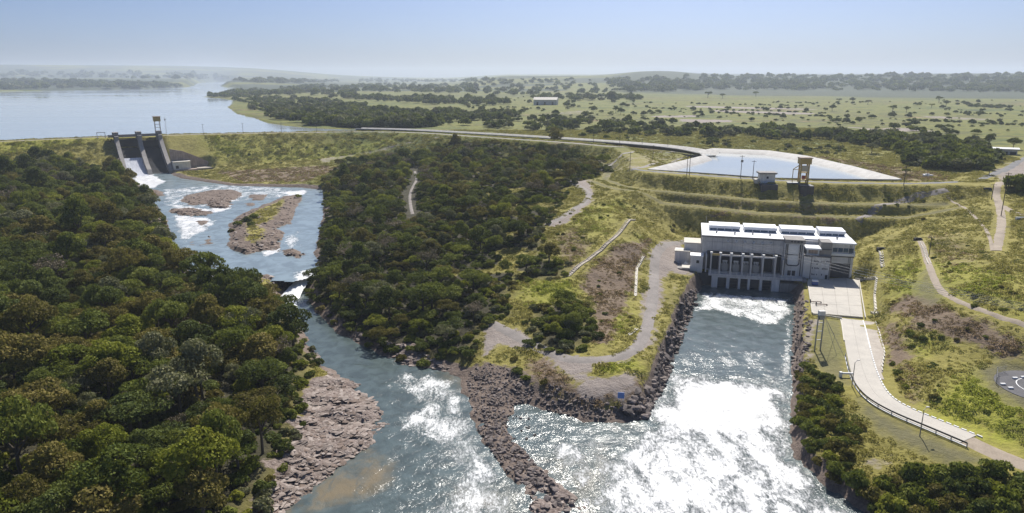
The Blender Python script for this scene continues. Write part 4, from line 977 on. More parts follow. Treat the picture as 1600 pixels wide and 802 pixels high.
channel([(1364,489),(1375,489)], .6, M['slab'], 'pale collecting trough at the foot of the stepped drain', 'drain')
channel([(994,516),(985,523)], .5, M['slab'], 'short pale kerb segment at the edge of the gravel yard', 'kerb')
def inlet(px, py, label, s=1.4):
    p = G(px, py); r = empty('drain_inlet', (p[0], p[1], p[2]), 0, label, 'drain inlet')
    MB().box(-s, s, .2, .5, -.4, 1.0).box(-s, -s + .25, -.6, .2, -.4, .8).box(s - .25, s, -.6, .2, -.4, .8).build('headwall', M['darkcon_shade'], r)
    MB().tube((0, .15, .3), (0, .25, .3), .55, .55, 12).build('pipe_mouth', M['dark'], r)
inlet(1376, 391, 'dark drain inlet at the top of the upper stepped drain'); inlet(1434, 376, 'dark drain inlet at the head of the hillside path'); inlet(1543, 297, 'dark drain inlet below the road junction on the right hill', 1.6)

# access road of concrete slabs with kerb stones
road = empty('access_road', (0, 0, 0)); road['kind'] = 'structure'
rc = resample(smoothline(P2([(1331,497),(1342,555),(1352,590),(1368,618),(1402,640),(1466,666),(1530,693)], 5.1), 3), .5)
tg = np.gradient(rc, axis=0); tg /= np.linalg.norm(tg, axis=1)[:, None]; nm = np.stack([tg[:, 1], -tg[:, 0]], 1)
if nm[0, 0] < 0: nm = -nm
WL = 2.9
def zr(p): return float(bil(gx, gy, GZ, p[:1], p[1:2])[0])
RZ = np.convolve(np.pad(HV(rc[:, 0], rc[:, 1]), 6, 'edge'), np.ones(13) / 13, 'valid') + .16
def ribbon_piece(i0, i1, o0, o1, zt, zb):
    V = []
    for i in (i0, (i0 + i1) // 2, i1):
        for o in (o0, o1):
            p = rc[i] + nm[i] * o; V += [(p[0], p[1], RZ[i] + zt), (p[0], p[1], RZ[i] + zb)]
    F = [(0, 2, 6, 4), (4, 6, 10, 8), (1, 5, 7, 3), (5, 9, 11, 7), (0, 4, 5, 1), (4, 8, 9, 5), (2, 3, 7, 6), (6, 7, 11, 10), (0, 1, 3, 2), (8, 10, 11, 9)]
    return MB().add(V, F)
n = len(rc)
for i in range(0, n - 9, 9):
    p0, p1 = rc[i], rc[i + 9]
    b = ribbon_piece(i, i + 9, -WL, 0, 0, -.5)
    for sx in ((-WL, -.015), (.015, WL)):
        mb = ribbon_piece(i, i + 9, sx[0], sx[1], 0, -.5); mb.build('paving_slab', M['roadcon'], road)
    if i < n * .52: ribbon_piece(i, i + 9, WL + .36, WL + 3.3 - 2.2 * smooth(.28, .52, i / n), -.05, -.6).build('apron_slab', M['apron'], road)
for i in range(0, n - 4, 3):
    ribbon_piece(i, i + (3 if i < n * .3 else 2), WL + .02, WL + .32, .14, -.4).build('kerb_stone', M['white'], road)
    if i < n * .26: ribbon_piece(i, i + 3, -WL - .3, -WL - .02, .12, -.4).build('kerb_stone', M['slab'], road)
for i in range(0, int(n * .5), 5): ribbon_piece(i, i + 4, WL + 3.35 - 2.2 * smooth(.28, .52, i / n), WL + 3.65 - 2.2 * smooth(.28, .52, i / n), .25, -.6).build('kerb_stone', M['slab'], road)
tag(strip('dirt_road', None, 5.4, M['track'], .1, world=np.vstack([rc[-14], P2([(1565,709),(1600,722),(1720,772)], 5.6)])), kind='structure')
yard = empty('concrete_yard', (0, 0, 0)); yard['kind'] = 'structure'
yq = [(1262,443),(1340,438),(1347,470),(1349,499),(1317,499),(1316.5,497),(1271,490)]
def yp(a, b): return W(a, b, 4.9)
def quad_slab(P, zt, mat, name, parent, dep=.6):
    V = [(p[0], p[1], zt) for p in P] + [(p[0], p[1], zt - dep) for p in P]; m = len(P)
    MB().add(V, [tuple(range(m)), tuple(range(m, 2 * m))[::-1]] + [(k, (k + 1) % m, m + (k + 1) % m, m + k) for k in range(m)]).build(name, mat, parent)
A, B, Cc, Dd = yp(1262, 437)[:2], yp(1341, 434)[:2], yp(1348.5, 496.5)[:2], yp(1270, 490)[:2]
for i in range(4):
    for j in range(4):
        f = lambda u, v: (A * (1 - u) + B * u) * (1 - v) + (Dd * (1 - u) + Cc * u) * v
        e = .0015; quad_slab([f(i / 4 + e, j / 4 + e), f(i / 4 + .25 - e, j / 4 + e), f(i / 4 + .25 - e, j / 4 + .25 - e), f(i / 4 + e, j / 4 + .25 - e)], 5.08 + .002 * ((i + j) % 2), M['roadcon'], 'paving_slab', yard)
for (a, b, c, d) in [(1262,441,1269,490), (1270,491,1316,498), (1342,437,1352,497)]:
    p, q = yp(a, b), yp(c, d); k = int(np.linalg.norm(q - p) / 1.6)
    for i in range(k): MB().bar(Vector(p * (1 - i / k) + q * (i / k)) + Vector((0, 0, .1)), Vector(p * (1 - (i + .93) / k) + q * ((i + .93) / k)) + Vector((0, 0, .1)), .3, .5).build('kerb_stone', M['slab'], yard)

# ------------------------------------------------------------------ powerhouse
PL = empty('powerhouse', ph(0, 0, 0), PH_ANG, 'large grey concrete powerhouse with a white roof standing at the head of the tailrace', 'powerhouse')
LEN, DEP, ZR = 52.0, 23.0, 17.4
def part(name, mat, *boxes, parent=PL, bevel=0.0, label=None):
    mb = MB()
    for b in boxes: mb.box(*b)
    o = mb.build(name, mat, parent, bevel)
    if label: o['label'] = label
    return o
part('wall', M['greywall'], (0, 28.5, .12, DEP, -2, ZR), (28.5, LEN - .15, 2, DEP, 4.0, ZR))
# cast panels of the hall front, each proud of the joint behind it
us = np.linspace(0, 28.5, 9)
for a, b in zip(us[:-1], us[1:]):
    for z0, z1 in ((12.9, 15.6), (15.75, 17.3)): part('wall_panel', M['greywall'], (a + .06, b - .06, -.1, .12, z0, z1))
for u in us[1:-1]: part('downpipe', M['steel'], (u - .05, u + .05, -.26, -.12, 12.8, 17.2))
rf = part('roof', M['roof'], (-.4, 28.9, -.35, 9.2, ZR, ZR + .55), (28.9, 44.2, 3, 9.2, ZR, ZR + .5), (44.2, LEN + .4, -1.4, 9.2, ZR, ZR + .55), (-.4, LEN + .4, 9.2, DEP + .3, ZR, ZR + .45))
for a, b in ((2.6, 13.6), (15.4, 26.8), (28.6, 40.2), (42.0, 50.6)):
    mo = part('roof_monitor', M['roof'], (a, b, 10.2, 17, ZR + .4, ZR + 1.35), (a - .25, b + .25, 9.9, 17.3, ZR + 1.35, ZR + 2.4))
    k = 4
    for i in range(k): part('pane', M['bluegrey'], (a + (b - a) * i / k + .15, a + (b - a) * (i + 1) / k - .15, 10.08, 10.2, ZR + .62, ZR + 1.3), parent=mo)
# transformer deck: slab, columns with white heads, fire walls, dark bays behind
dk = part('deck', M['greywall'], (2.6, 35, -7.2, .1, 4.5, 5.3))
cols = [3.2, 6.4, 10.2, 14.2, 17.2, 21.2, 25.4]
for u in cols:
    c = part('column', M['greywall'], (u - .24, u + .24, -6.85, -6.3, 5.3, 12.8)); part('column_head', M['white'], (u - .42, u + .42, -7.0, -6.15, 12.8, 13.3), parent=c)
part('beam', M['greywall'], (2.9, 25.7, -6.75, -6.35, 12.0, 12.55)); part('beam', M['yellow'], (3.5, 6.1, -6.95, -6.78, 12.1, 12.8), label='short ochre crane beam at the left end')
for u in (1.6, 6.4, 10.2, 14.2, 17.2, 21.2, 25.4, 28.2): part('fire_wall', M['greywall'], (u - .22, u + .22, -5.8, .12, 5.3, 11.6))
for a, b in ((1.9, 6.1), (6.7, 9.9), (10.5, 13.9), (14.5, 16.9), (17.5, 20.9), (21.5, 25.1), (25.7, 28.0)): part('dark_bay_panel', M['dark'], (a, b, -.3, .05, 5.35, 12.2))  # dark panels whose colour supplies the shade of the recessed bays
for i in range(16): u = 3 + i * 1.9; part('railing_post', M['white'], (u - .04, u + .04, -7.1, -7.0, 5.3, 6.3))
part('railing', M['white'], (2.8, 33, -7.12, -7.04, 6.25, 6.33), (2.8, 33, -7.12, -7.04, 5.8, 5.86))
# draft tube front below the deck
for a, b in ((3.9, 6.0), (9.1, 10.2), (13.2, 14.0), (16.5, 17.3), (20.6, 21.5), (24.7, 27.4)): part('pier', M['palewall'], (a, b, -7.0, -4.2, -2.5, 4.48))
part('breast_wall', M['darkcon_shade'], (-3.8, 35, -4.4, 0, -2.5, 4.5))
for a, b in ((6.0, 9.1), (10.2, 13.2), (14.0, 16.5), (17.3, 20.6), (21.5, 24.7)):
    g = part('gate', M['shutter'] if b - a > 3.05 and a < 10 or a > 17 and a < 20 else M['dark'], (a + .12, b - .12, -5.2, -4.9, -1.2, 3.9))
    for z in (.2, 1.4, 2.6): part('gate_rib', M['shutter'], (a + .12, b - .12, -5.35, -5.2, z, z + .18), parent=g)
    part('lintel', M['palewall'], (a, b, -6.9, -5.4, 3.95, 4.46))
# stair tower
tw = part('tower_wall', M['palewall'], (28.6, 35.0, -3.2, 3.4, 5.3, 17.2)); part('tower_parapet', M['concrete'], (28.4, 35.2, -3.4, 3.6, 17.2, 18.6))
for i in range(4): part('vent_slot', M['dark'], (30.2 + i * 1.1, 31.0 + i * 1.1, -3.45, -3.38, 17.7, 18.2))
for z0, z1 in ((9.6, 13.0), (13.3, 16.6)): part('wall_panel', M['white'], (29.9, 33.1, -3.38, -3.18, z0, z1))
def pipe(name, pts, r, mat, parent=PL):
    mb = MB()
    for a, b in zip(pts[:-1], pts[1:]): mb.tube(a, b, r, r, 6)
    return mb.build(name, mat, parent)
pipe('cable_duct', [(29.4, -3.4, 17.0), (29.4, -3.4, 9.8), (30.1, -3.4, 9.1), (33.0, -3.4, 9.1), (33.7, -3.4, 9.8), (33.7, -3.4, 17.0)], .17, M['dark'])
pipe('cable_duct', [(28.9, -3.4, 17.0), (28.9, -3.4, 5.4)], .13, M['dark']); pipe('cable_duct', [(34.3, -3.4, 17), (34.3, -3.4, 5.4)], .13, M['dark']); pipe('cable_duct', [(29.4, -3.4, 13.15), (33.7, -3.4, 13.15)], .1, M['dark'])
part('tower_opening', M['dark'], (30.2, 31.3, -3.3, -3.15, 5.3, 7.2), (31.7, 32.8, -3.3, -3.15, 5.3, 7.2))
# office block with its canopy, then the stair box beside it
part('office_wall', M['palewall'], (35.15, 44.0, -4.2, 2.6, 4.9, 13.4)); part('office_wall', M['palewall'], (36.0, 40.2, -3.0, 2.6, 13.4, 15.6)); part('office_wall', M['concrete'], (40.4, 44.1, -3.4, 2.8, 13.4, 18.3))
part('canopy', M['roof'], (35.3, 40.6, -4.6, 2.9, 15.6, 16.2)); part('window', M['stained'], (36.6, 39.6, -3.1, -2.98, 13.9, 15.2), label='brown tinted window strip under the white canopy')
part('cornice', M['shutter'], (35.0, 44.1, -4.45, -4.2, 13.0, 13.5)); part('cornice', M['shutter'], (40.4, 44.1, -3.6, -3.4, 15.6, 15.9)); part('pilaster', M['concrete'], (37.5, 37.8, -4.4, -4.2, 4.9, 13.0)); part('pilaster', M['concrete'], (43.7, 44.2, -4.5, -4.2, 4.9, 13.0))
for z, n_, u0 in ((11.2, 5, 38.2), (11.2, 7, 40.9), (8.6, 6, 38.1), (8.6, 6, 41.0), (6.3, 5, 38.1), (6.3, 2, 41.4)):
    rw = random.Random(int(z * 10 + u0 * 7))
    for i in range(n_):
        w_ = .34; u = u0 + i * .40
        if rw.random() > .12: part('louvre', M['shutter'], (u, u + w_ * .72, -4.27, -4.19, z - rw.choice((0, 0, .12)), z + .52 + rw.choice((0, 0, .14))))
part('cooling_unit', M['steel'], (39.3, 39.9, -4.6, -4.2, 10.2, 10.8)); part('door', M['dark'], (42.7, 43.5, -4.28, -4.19, 4.9, 6.6))
# erection bay with its window strip and big shutter
part('bay_wall', M['palewall'], (44.25, LEN, -1.0, 2, 10.4, ZR), (44.25, 44.7, -1.0, 2, 4.9, 10.4), (51.3, LEN, -1.0, 2, 4.9, 10.4)); part('dark_bay_panel', M['shutter'], (44.7, 51.3, -.6, -.4, 4.9, 10.4), label='tall dark grey shutter of the erection bay')
for i in range(9): part('shutter_slat', M['shutter'], (44.72, 51.28, -.68, -.6, 5.0 + i * .6, 5.45 + i * .6))
for i in range(4): part('window', M['bluegrey'], (44.9 + i * 1.75, 46.45 + i * 1.75, -1.1, -.98, 14.5, 16.0))
part('cornice', M['white'], (44.2, LEN + .3, -1.5, -1.0, 13.2, 14.1)); part('cornice', M['shutter'], (44.2, LEN + .1, -1.2, -1.0, 12.7, 13.15)); part('railing', M['white'], (51.9, 52.2, -1.5, -1.2, 14.1, 15.2))
# left annexes
part('annex_wall', M['palewall'], (-6.4, -.05, 5, 13, 4, 13.2)); part('annex_roof', M['slab'], (-6.7, -.05, 4.7, 13.3, 13.2, 13.7)); part('annex_wall', M['palewall'], (-9.8, -4.4, 1.8, 4.95, 5, 10.6)); part('annex_roof', M['slab'], (-10.0, -4.2, 1.5, 4.95, 10.6, 11.0)); part('annex_wall', M['palewall'], (-9.8, -6.45, 5.05, 10, 5, 10.2))
part('annex_wall', M['palewall'], (-4.0, .4, -4.6, -.4, 5.2, 10.6)); part('annex_roof', M['white'], (-4.2, .6, -4.9, -.15, 10.6, 11.1)); part('window', M['dark'], (-1.9, -.9, -4.68, -4.58, 8.2, 9.3))
MB().add([(-4, -4.6, 5.2), (.4, -4.6, 5.2), (.4, -.4, 5.2), (-4, -.4, 5.2), (-3, -3, 2), (-.6, -3, 2), (-.6, -.6, 2), (-3, -.6, 2)], [(0, 1, 5, 4), (1, 2, 6, 5), (2, 3, 7, 6), (3, 0, 4, 7), (4, 5, 6, 7), (3, 2, 1, 0)]).build('corbel', M['palewall'], PL)
part('wing_wall', M['concrete'], (-9.5, -4.1, -6.4, .6, -2, 6.3)); part('terrace_slab', M['slab'], (-7.0, -4.0, -6.6, .8, 6.3, 6.7), label='pale terrace slab at the left end'); part('wing_wall', M['concrete'], (27.6, 35, -6.9, -4.5, -2.5, 3.2)); part('wing_wall', M['concrete'], (34.9, 36.2, -9.5, -4.3, -2.5, 5.3))
MB().tube((-5.6, -1.2, 6.7), (-5.6, -1.2, 7.4), .7, .55, 10).tube((-5.6, -1.2, 7.4), (-5.6, -1.2, 7.7), .3, .2, 10).build('vent_cowl', M['white'], PL)
for u, v in ((5, 5), (11.5, 4), (18, 5.5), (24, 4.5), (47, 4.5)): MB().tube((u, v, ZR + .5), (u, v, ZR + 1.2), .28, .28, 8).tube((u, v, ZR + 1.2), (u, v, ZR + 1.45), .45, .2, 8).build('roof_vent', M['steel'], PL)
pipe('antenna', [(1.2, 12, ZR + .5), (1.2, 12, ZR + 5.5)], .06, M['steel']); part('roof_edge', M['concrete'], (-.45, 28.9, -.42, -.36, ZR - .1, ZR + .62)); part('ladder', M['dark'], (50.4, 50.5, -1.2, -1.05, 10.5, 17.2), (50.9, 51.0, -1.2, -1.05, 10.5, 17.2))
# transformers on the deck
def transformer(u, label):
    p = ph(u, -3.0, 5.3); r = empty('transformer', p, PH_ANG, label, 'transformer', 'transformers on the powerhouse deck')
    MB().box(-1.0, 1.0, -1.1, 1.1, .3, 3.2).box(-1.2, 1.2, -1.3, 1.3, 0, .3).build('tank', M['steel'], r, .05)
    for s in (-1, 1):
        for k in range(3): MB().box(s * 1.15 - .12, s * 1.15 + .12, -.9 + k * .65, -.45 + k * .65, .7, 2.9).build('radiator', M['steel'], r)
    MB().tube((-.9, .2, 3.9), (.9, .2, 3.9), .32, .32, 10).build('oil_tank', M['palewall'], r)
    for k in (-.6, 0, .6):
        mb = MB()
        for j in range(4): mb.tube((k, -.6, 3.2 + j * .32), (k, -.6, 3.5 + j * .32), .17, .08, 8)
        mb.build('bushing', M['white'], r)
transformer(8.3, 'grey transformer in the second bay of the powerhouse deck'); transformer(12.2, 'grey transformer in the third bay of the powerhouse deck'); transformer(19.2, 'grey transformer in the fifth bay of the powerhouse deck')
transformer(15.7, 'grey transformer in the narrow middle bay of the powerhouse deck')
# line insulators on the hall wall and the conductors they hold
END = Vector((165, 70, 34))
for i in range(6):
    u = 9 + i * 3.0; r = empty('line_insulator', ph(u, -.1, 16.2), PH_ANG, f'white V shaped line insulator, {["first", "second", "third", "fourth", "fifth", "sixth"][i]} from the left under the powerhouse roof edge', 'insulator', 'line insulators on the powerhouse wall')
    MB().tube((-.5, 0, .4), (0, -.9, -.3), .13, .13, 6).tube((.5, 0, .4), (0, -.9, -.3), .13, .13, 6).build('string', M['white'], r)
    a = Vector(ph(u, -1.0, 15.9)); b = END + Vector((i * .9, -i * 1.6, (i % 2) * 2)); mb = MB(); prev = a
    for k in range(1, 41):
        s = k / 40; q = a.lerp(b, s) - Vector((0, 0, 5.0 * 4 * s * (1 - s) * .9)); mb.tube(prev, q, .035, .035, 4); prev = q
    tag(mb.build('power_cable', M['steel']), f'thin power cable running from the {["first", "second", "third", "fourth", "fifth", "sixth"][i]} wall insulator of the powerhouse', 'cable', 'power cables from the powerhouse')

# ------------------------------------------------------------------ spillway in the dam
SA = math.atan2(SPW_A[1], SPW_A[0])
SP_ = empty('spillway', (SPW_O[0], SPW_O[1], 0), SA, 'concrete spillway with three piers and two chutes cut through the earth dam', 'spillway')
# local x along the dam, local -y downstream
def sp(name, mat, poly, x0, x1, label=None):      # profile (b, z) extruded along the dam
    o = MB().prism(poly, (0, 0, 0), (0, -1, 0), (0, 0, 1), (1, 0, 0), x0, x1).build(name, mat, SP_)
    if label: o['label'] = label
    return o
pier = [(-7, 2), (46, 2), (47, 4.6), (44, 7.5), (34, 10.5), (24, 15.2), (15, 20.2), (10, 23.2), (8, 27.4), (8, 30.4), (-7, 30.4)]
wallp = [(-7, 2), (47, 2), (47, 6.0), (40, 9.6), (28, 15.6), (19, 20.6), (12, 25.2), (9, 27.6), (9, 30.2), (-7, 30.2)]
sp('pier', M['concrete'], wallp, -17.3, -14.6, 'left training wall of the spillway'); sp('pier', M['concrete'], pier, -1.5, 1.5); sp('pier', M['concrete'], wallp, 13.2, 16.0)
for x in (-16, 0, 14.6): MB().box(x - 2.0, x + 2.0, -3.6, 3.5, 30.4, 33.0).build('pier_head', M['concrete'], SP_, .15)
chute = [(-6, 1), (48, 1), (48, 3.2), (40, 4.6), (32, 7.2), (24, 11.0), (16, 15.6), (9, 19.2), (4, 20.6), (-2, 20.2), (-6, 17)]
sp('chute', M['wetshade'], chute, -14.6, -1.5); sp('chute', M['wetshade'], chute, 1.5, 13.2)
fl = MB(); prof = np.array([(19.5, 14.2), (21, 13.3), (24, 11.45), (32, 7.7), (40, 5.1), (48, 3.9), (54, 3.9)]); prof = smoothline(prof, 2); m = 10
V = [(-14.5 + 13 * j / (m - 1), -b, z + .25 * float(fbm(np.array(j * 1.1), np.array(b * .2), 4))) for b, z in prof for j in range(m)]; ii = np.arange(len(prof) * m).reshape(-1, m)
tt = NT('spill_water'); tt.color(tt.ramp(tt.noise(.6, 6, .7, 1, vec=tt.scaled(tt.obj(), (1.6, .25, .25))), [(.3, (.36, .38, .45)), (.65, (.66, .68, .72))])); tt.rough(.45)  # dulled lilac white: shade on the chute mixed into the water colour
tag(link('spill_water', npmesh('spill_water', np.array(V), np.stack([ii[:-1, :-1], ii[:-1, 1:], ii[1:, 1:], ii[1:, :-1]], -1).reshape(-1, 4)[:, ::-1], True), tt.m, None, (SPW_O[0], SPW_O[1], 0), SA), kind='structure')
for x0, x1, zb in ((-14.5, -1.6, 21.9), (1.6, 13.1, 20.4)):
    arc = [(1.5 + 7.5 * (1 - math.cos(a)) * .35 + .0, zb + 5.6 * a / 1.1) for a in np.linspace(0, 1.1, 6)]
    sp('gate', M['wetshade'], [(b, z) for b, z in arc] + [(b + .5, z) for b, z in arc[::-1]], x0, x1)
br = MB().box(-21, 15, -1.0, 5.0, 29.0, 29.8).build('bridge_deck', M['concrete'], SP_)
for y in (-1.0, 4.9): MB().box(-21, 15, y, y + .12, 29.8, 30.7).build('parapet', M['concrete'], SP_)
MB().prism([(16, 21.4), (25, 19.3), (33, 15.5), (43, 10.0), (43.6, 7.2), (47, 4), (16, 4)], (0, -37, 0), (1, 0, 0), (0, 0, 1), (0, 1, 0), -1.2, .0).build('wing_wall', M['stained'], SP_)
MB().prism([(33, 5.6), (47, 5.6), (47, 6.6), (33, 6.6)], (0, -37, 0), (1, 0, 0), (0, 0, 1), (0, 1, 0), -12, -1.3).build('apron_slab', M['apron'], SP_)
MB().prism([(16, 2), (34, 2), (34, 6.2), (16, 6.2)], (0, -38.3, 0), (1, 0, 0), (0, 0, 1), (0, 1, 0), -11, 0).build('footing', M['stained'], SP_)
MB().prism([(-1, 9.5), (-14, 3.5), (-14, 2), (-1, 2)], (-17.3, 0, 0), (0, -1, 0), (0, 0, 1), (1, 0, 0), -1.2, 0).build('wing_wall', M['stained'], SP_)
MB().prism([(-1.0, 16.5), (-22, 7), (-22, 1), (-1.0, 1)], (-16.5, -34, 0), (1, 0, 0), (0, 0, 1), (0, 1, 0), -1.5, 0).build('wing_wall', M['stained'], SP_).rotation_euler.z = math.radians(0)
vh = empty('valve_house', (*(SPW_O + SPW_A * 22.5 + SPW_B * 43.2), 6.2), SA, 'small pale grey flat roofed valve house against the right wing wall of the spillway', 'building')
MB().box(-6, 6, -3, 4.4, 0, 5.6).build('wall', M['palewall'], vh); MB().box(-6.3, 6.3, -3.3, 4.6, 5.6, 6.0).build('roof', M['slab'], vh); MB().box(-4.6, -2.6, -3.1, -2.98, .8, 3).build('door', M['dark'], vh)
ht = empty('hoist_tower', (*(SPW_O + SPW_A * 14.6 + SPW_B * -1.0), 33.0), SA, 'tall hoist tower with an ochre cabin on legs above the right spillway pier', 'tower')
for sx in (-1.8, 1.8):
    for sy in (-1.8, 1.8): MB().box(sx - .18, sx + .18, sy - .18, sy + .18, 0, 7.4).build('leg', M['palewall'], ht)
for z in (2.4, 4.9): MB().box(-1.9, 1.9, -1.9, -1.75, z, z + .2).box(-1.9, 1.9, 1.75, 1.9, z, z + .2).build('brace', M['palewall'], ht)
MB().box(-2.5, 2.5, -2.4, 2.4, 7.4, 11.0).build('cabin', M['yellow'], ht); MB().box(-2.8, 2.8, -2.7, 2.7, 11.0, 11.3).build('cabin_roof', M['stained'], ht)
am = empty('lattice_mast', (*(SPW_O + SPW_A * 20.5 + SPW_B * -1.0), 28.7), SA, 'thin white lattice mast beside the spillway hoist tower', 'mast')
mb = MB()
for sx, sy in ((-.5, -.5), (.5, -.5), (0, .5)): mb.tube((sx, sy, 0), (sx * .6, sy * .6, 15), .06, .05, 4)
mb.build('leg', M['white'], am); mb = MB()
for k in range(10): mb.tube((-.5, -.5, k * 1.5), (.5, -.5, k * 1.5 + 1.4), .035, .035, 4).tube((.5, -.5, k * 1.5), (0, .5, k * 1.5 + 1.4), .035, .035, 4)
mb.build('brace', M['white'], am); MB().box(-.5, .5, -.9, -.4, 12.2, 13.4).build('equipment_box', M['palewall'], am)
gf = empty('gantry_frame', (*(SPW_O + SPW_A * -25.5 + SPW_B * -1.5), 28.7), SA, 'low white portal frame on the crest left of the spillway', 'gantry')
for s in (-2.7, 2.7): MB().box(s - .2, s + .2, -.2, .2, -.2, 4.2).build('leg', M['palewall'], gf)
MB().box(-2.9, 2.9, -.25, .25, 4.2, 4.7).build('beam', M['palewall'], gf)

# ------------------------------------------------------------------ forebay: lining, intake house, hoist tower
def lining(name, line, out, zin, zout, mat, closed=True):
    q = resample(np.vstack([line, line[:1]]) if closed else line, 3.0); n = len(q)
    tg = np.gradient(q, axis=0); tg /= np.linalg.norm(tg, axis=1)[:, None]; nm_ = np.stack([tg[:, 1], -tg[:, 0]], 1)
    if closed and np.sum(q[:-1, 0] * q[1:, 1] - q[1:, 0] * q[:-1, 1]) < 0: nm_ = -nm_
    V = np.vstack([np.c_[q - nm_ * out[0], np.full(n, zin)], np.c_[q + nm_ * out[1], np.full(n, zout)], np.c_[q + nm_ * (out[1] + .5), np.full(n, zout + .0)], np.c_[q + nm_ * (out[1] + .55), np.full(n, zout - .6)]])
    ii = np.arange(4 * n).reshape(4, n); F = np.stack([ii[:-1, :-1], ii[:-1, 1:], ii[1:, 1:], ii[1:, :-1]], -1).reshape(-1, 4)
    me = npmesh(name, V, F); o = link(name, me, mat); return tag(o, kind='structure')
lining('forebay_lining', POND, (5.4, .3), 26.0, 28.72, M['lining'])
cq = resample(smoothline(CANAL, 2), 5); tg = np.gradient(cq, axis=0); tg /= np.linalg.norm(tg, axis=1)[:, None]; nc = np.stack([tg[:, 1], -tg[:, 0]], 1)
prof = [(-6.9, 28.2), (-6.5, 28.72), (-6.1, 28.72), (-3, 25.8), (3, 25.8), (6.1, 28.72), (6.5, 28.72), (6.9, 28.2)]
V = np.vstack([np.c_[cq + nc * o, np.full(len(cq), z)] for o, z in prof]); ii = np.arange(len(V)).reshape(len(prof), -1)
tag(link('canal_lining', npmesh('canal_lining', V, np.stack([ii[:-1, :-1], ii[:-1, 1:], ii[1:, 1:], ii[1:, :-1]], -1).reshape(-1, 4)), M['lining']), kind='structure')
V = np.vstack([np.c_[cq + nc * o, np.full(len(cq), 26.9)] for o in (-4.1, 4.1)]); ii = np.arange(len(V)).reshape(2, -1)
tag(link('canal_water', npmesh('canal_water', V, np.stack([ii[:-1, :-1], ii[1:, :-1], ii[1:, 1:], ii[:-1, 1:]], -1).reshape(-1, 4)), M['pond']), kind='structure')
pi_ = G(1197, 283.5)
PRW = GP2(PLATROAD)
ih = empty('intake_house', (pi_[0], pi_[1], pi_[2]), math.radians(-6), 'small pale intake house with a flat overhanging roof on the near edge of the forebay', 'building')
MB().box(-3.3, 3.3, -2.2, 2.2, -1.5, 3.6).build('wall', M['palewall'], ih); MB().box(-4.0, 4.0, -2.9, 2.9, 3.6, 4.3).build('roof', M['concrete'], ih, .05); MB().box(-.5, .4, -2.3, -2.18, 1.5, 2.5).build('window', M['dark'], ih)
MB().box(-3.6, 3.6, -7.0, -2.2, -5.5, -.6).build('shadow_block', M['darkcon_shade'], ih); MB().box(-5.4, -3.4, -1.8, 1.5, -.8, 1.0).build('plinth', M['slab'], ih)  # first box: dark block laid where the house's shadow falls on the slope
pt = G(1254, 286)
it = empty('intake_hoist', (pt[0], pt[1], pt[2]), math.radians(-6), 'yellow ochre intake hoist tower with a lifting cabin on the near edge of the forebay', 'tower')
for sx in (-1.7, 1.7):
    for sy in (-1.3, 1.3): MB().box(sx - .28, sx + .28, sy - .28, sy + .28, -.5, 8.6).build('leg', M['yellow'], it)
MB().box(-2.5, 2.5, -2.0, 2.0, 8.6, 11.2).build('cabin', M['yellow'], it); MB().box(-2.7, 2.9, -2.2, 2.2, 11.2, 11.5).build('cabin_roof', M['stained'], it)
MB().box(-1.4, 1.4, -1.5, -1.36, 5.2, 8.0).build('panel', M['cream'], it); MB().box(-.75, .6, -1.2, 0, 1.9, 3.4).build('winch', M['redbox'], it); MB().box(-1.9, 1.9, -1.4, 1.4, 4.6, 5.0).box(-1.9, 1.9, -1.4, 1.4, 1.3, 1.7).build('brace', M['yellow'], it)
MB().bar((-1.8, 0, 8.2), (-4.6, 0, 6.2), .25, .3).bar((-1.8, 0, 6.0), (-4.6, 0, 6.0), .25, .25).box(-4.75, -4.5, -.15, .15, -7, 6.3).build('jib', M['yellow'], it)
MB().box(-2.5, 2.9, -7.5, -1.8, -6.5, -.3).build('shadow_block', M['darkcon_shade'], it); MB().box(-7, -1.8, -1.6, .6, -.2, .35).build('platform', M['steel'], it)  # first box is a solid stand-in for the tower's cast shadow

# ------------------------------------------------------------------ poles, lamps, small things
def pole(px, py, h, label, arms=1, box=False, r=.14, cat='utility pole', group=None, rot=0.0):
    p = G(px, py); o = empty('utility_pole', (p[0], p[1], p[2] - .3), rot, label, cat, group)
    MB().tube((0, 0, 0), (0, 0, h), r * 1.15, r * .8, 7).build('post', M['wood'], o)
    for k in range(arms):
        a = MB().box(-1.1, 1.1, -.07, .07, h - .55 - k * .8, h - .40 - k * .8).build('crossarm', M['wood'], o)
        mb = MB()
        for s in (-1, 0, 1): mb.tube((s, 0, h - .40 - k * .8), (s, 0, h - .1 - k * .8), .07, .04, 6)
        mb.build('insulator', M['white'], a)
    if box: MB().box(-.5, .5, -.75, -.18, h - 3.2, h - 2.0).build('equipment_box', M['steel'], o)
    return o
for i, (px, py) in enumerate([(318,210.6), (380,209.2), (440,207.8), (495,207), (550,206.4)]):
    pole(px, py, 9, f'thin pole on the dam crest right of the spillway, {["first", "second", "third", "fourth", "fifth"][i]} counting from the hoist tower', 1, group='poles along the dam crest')
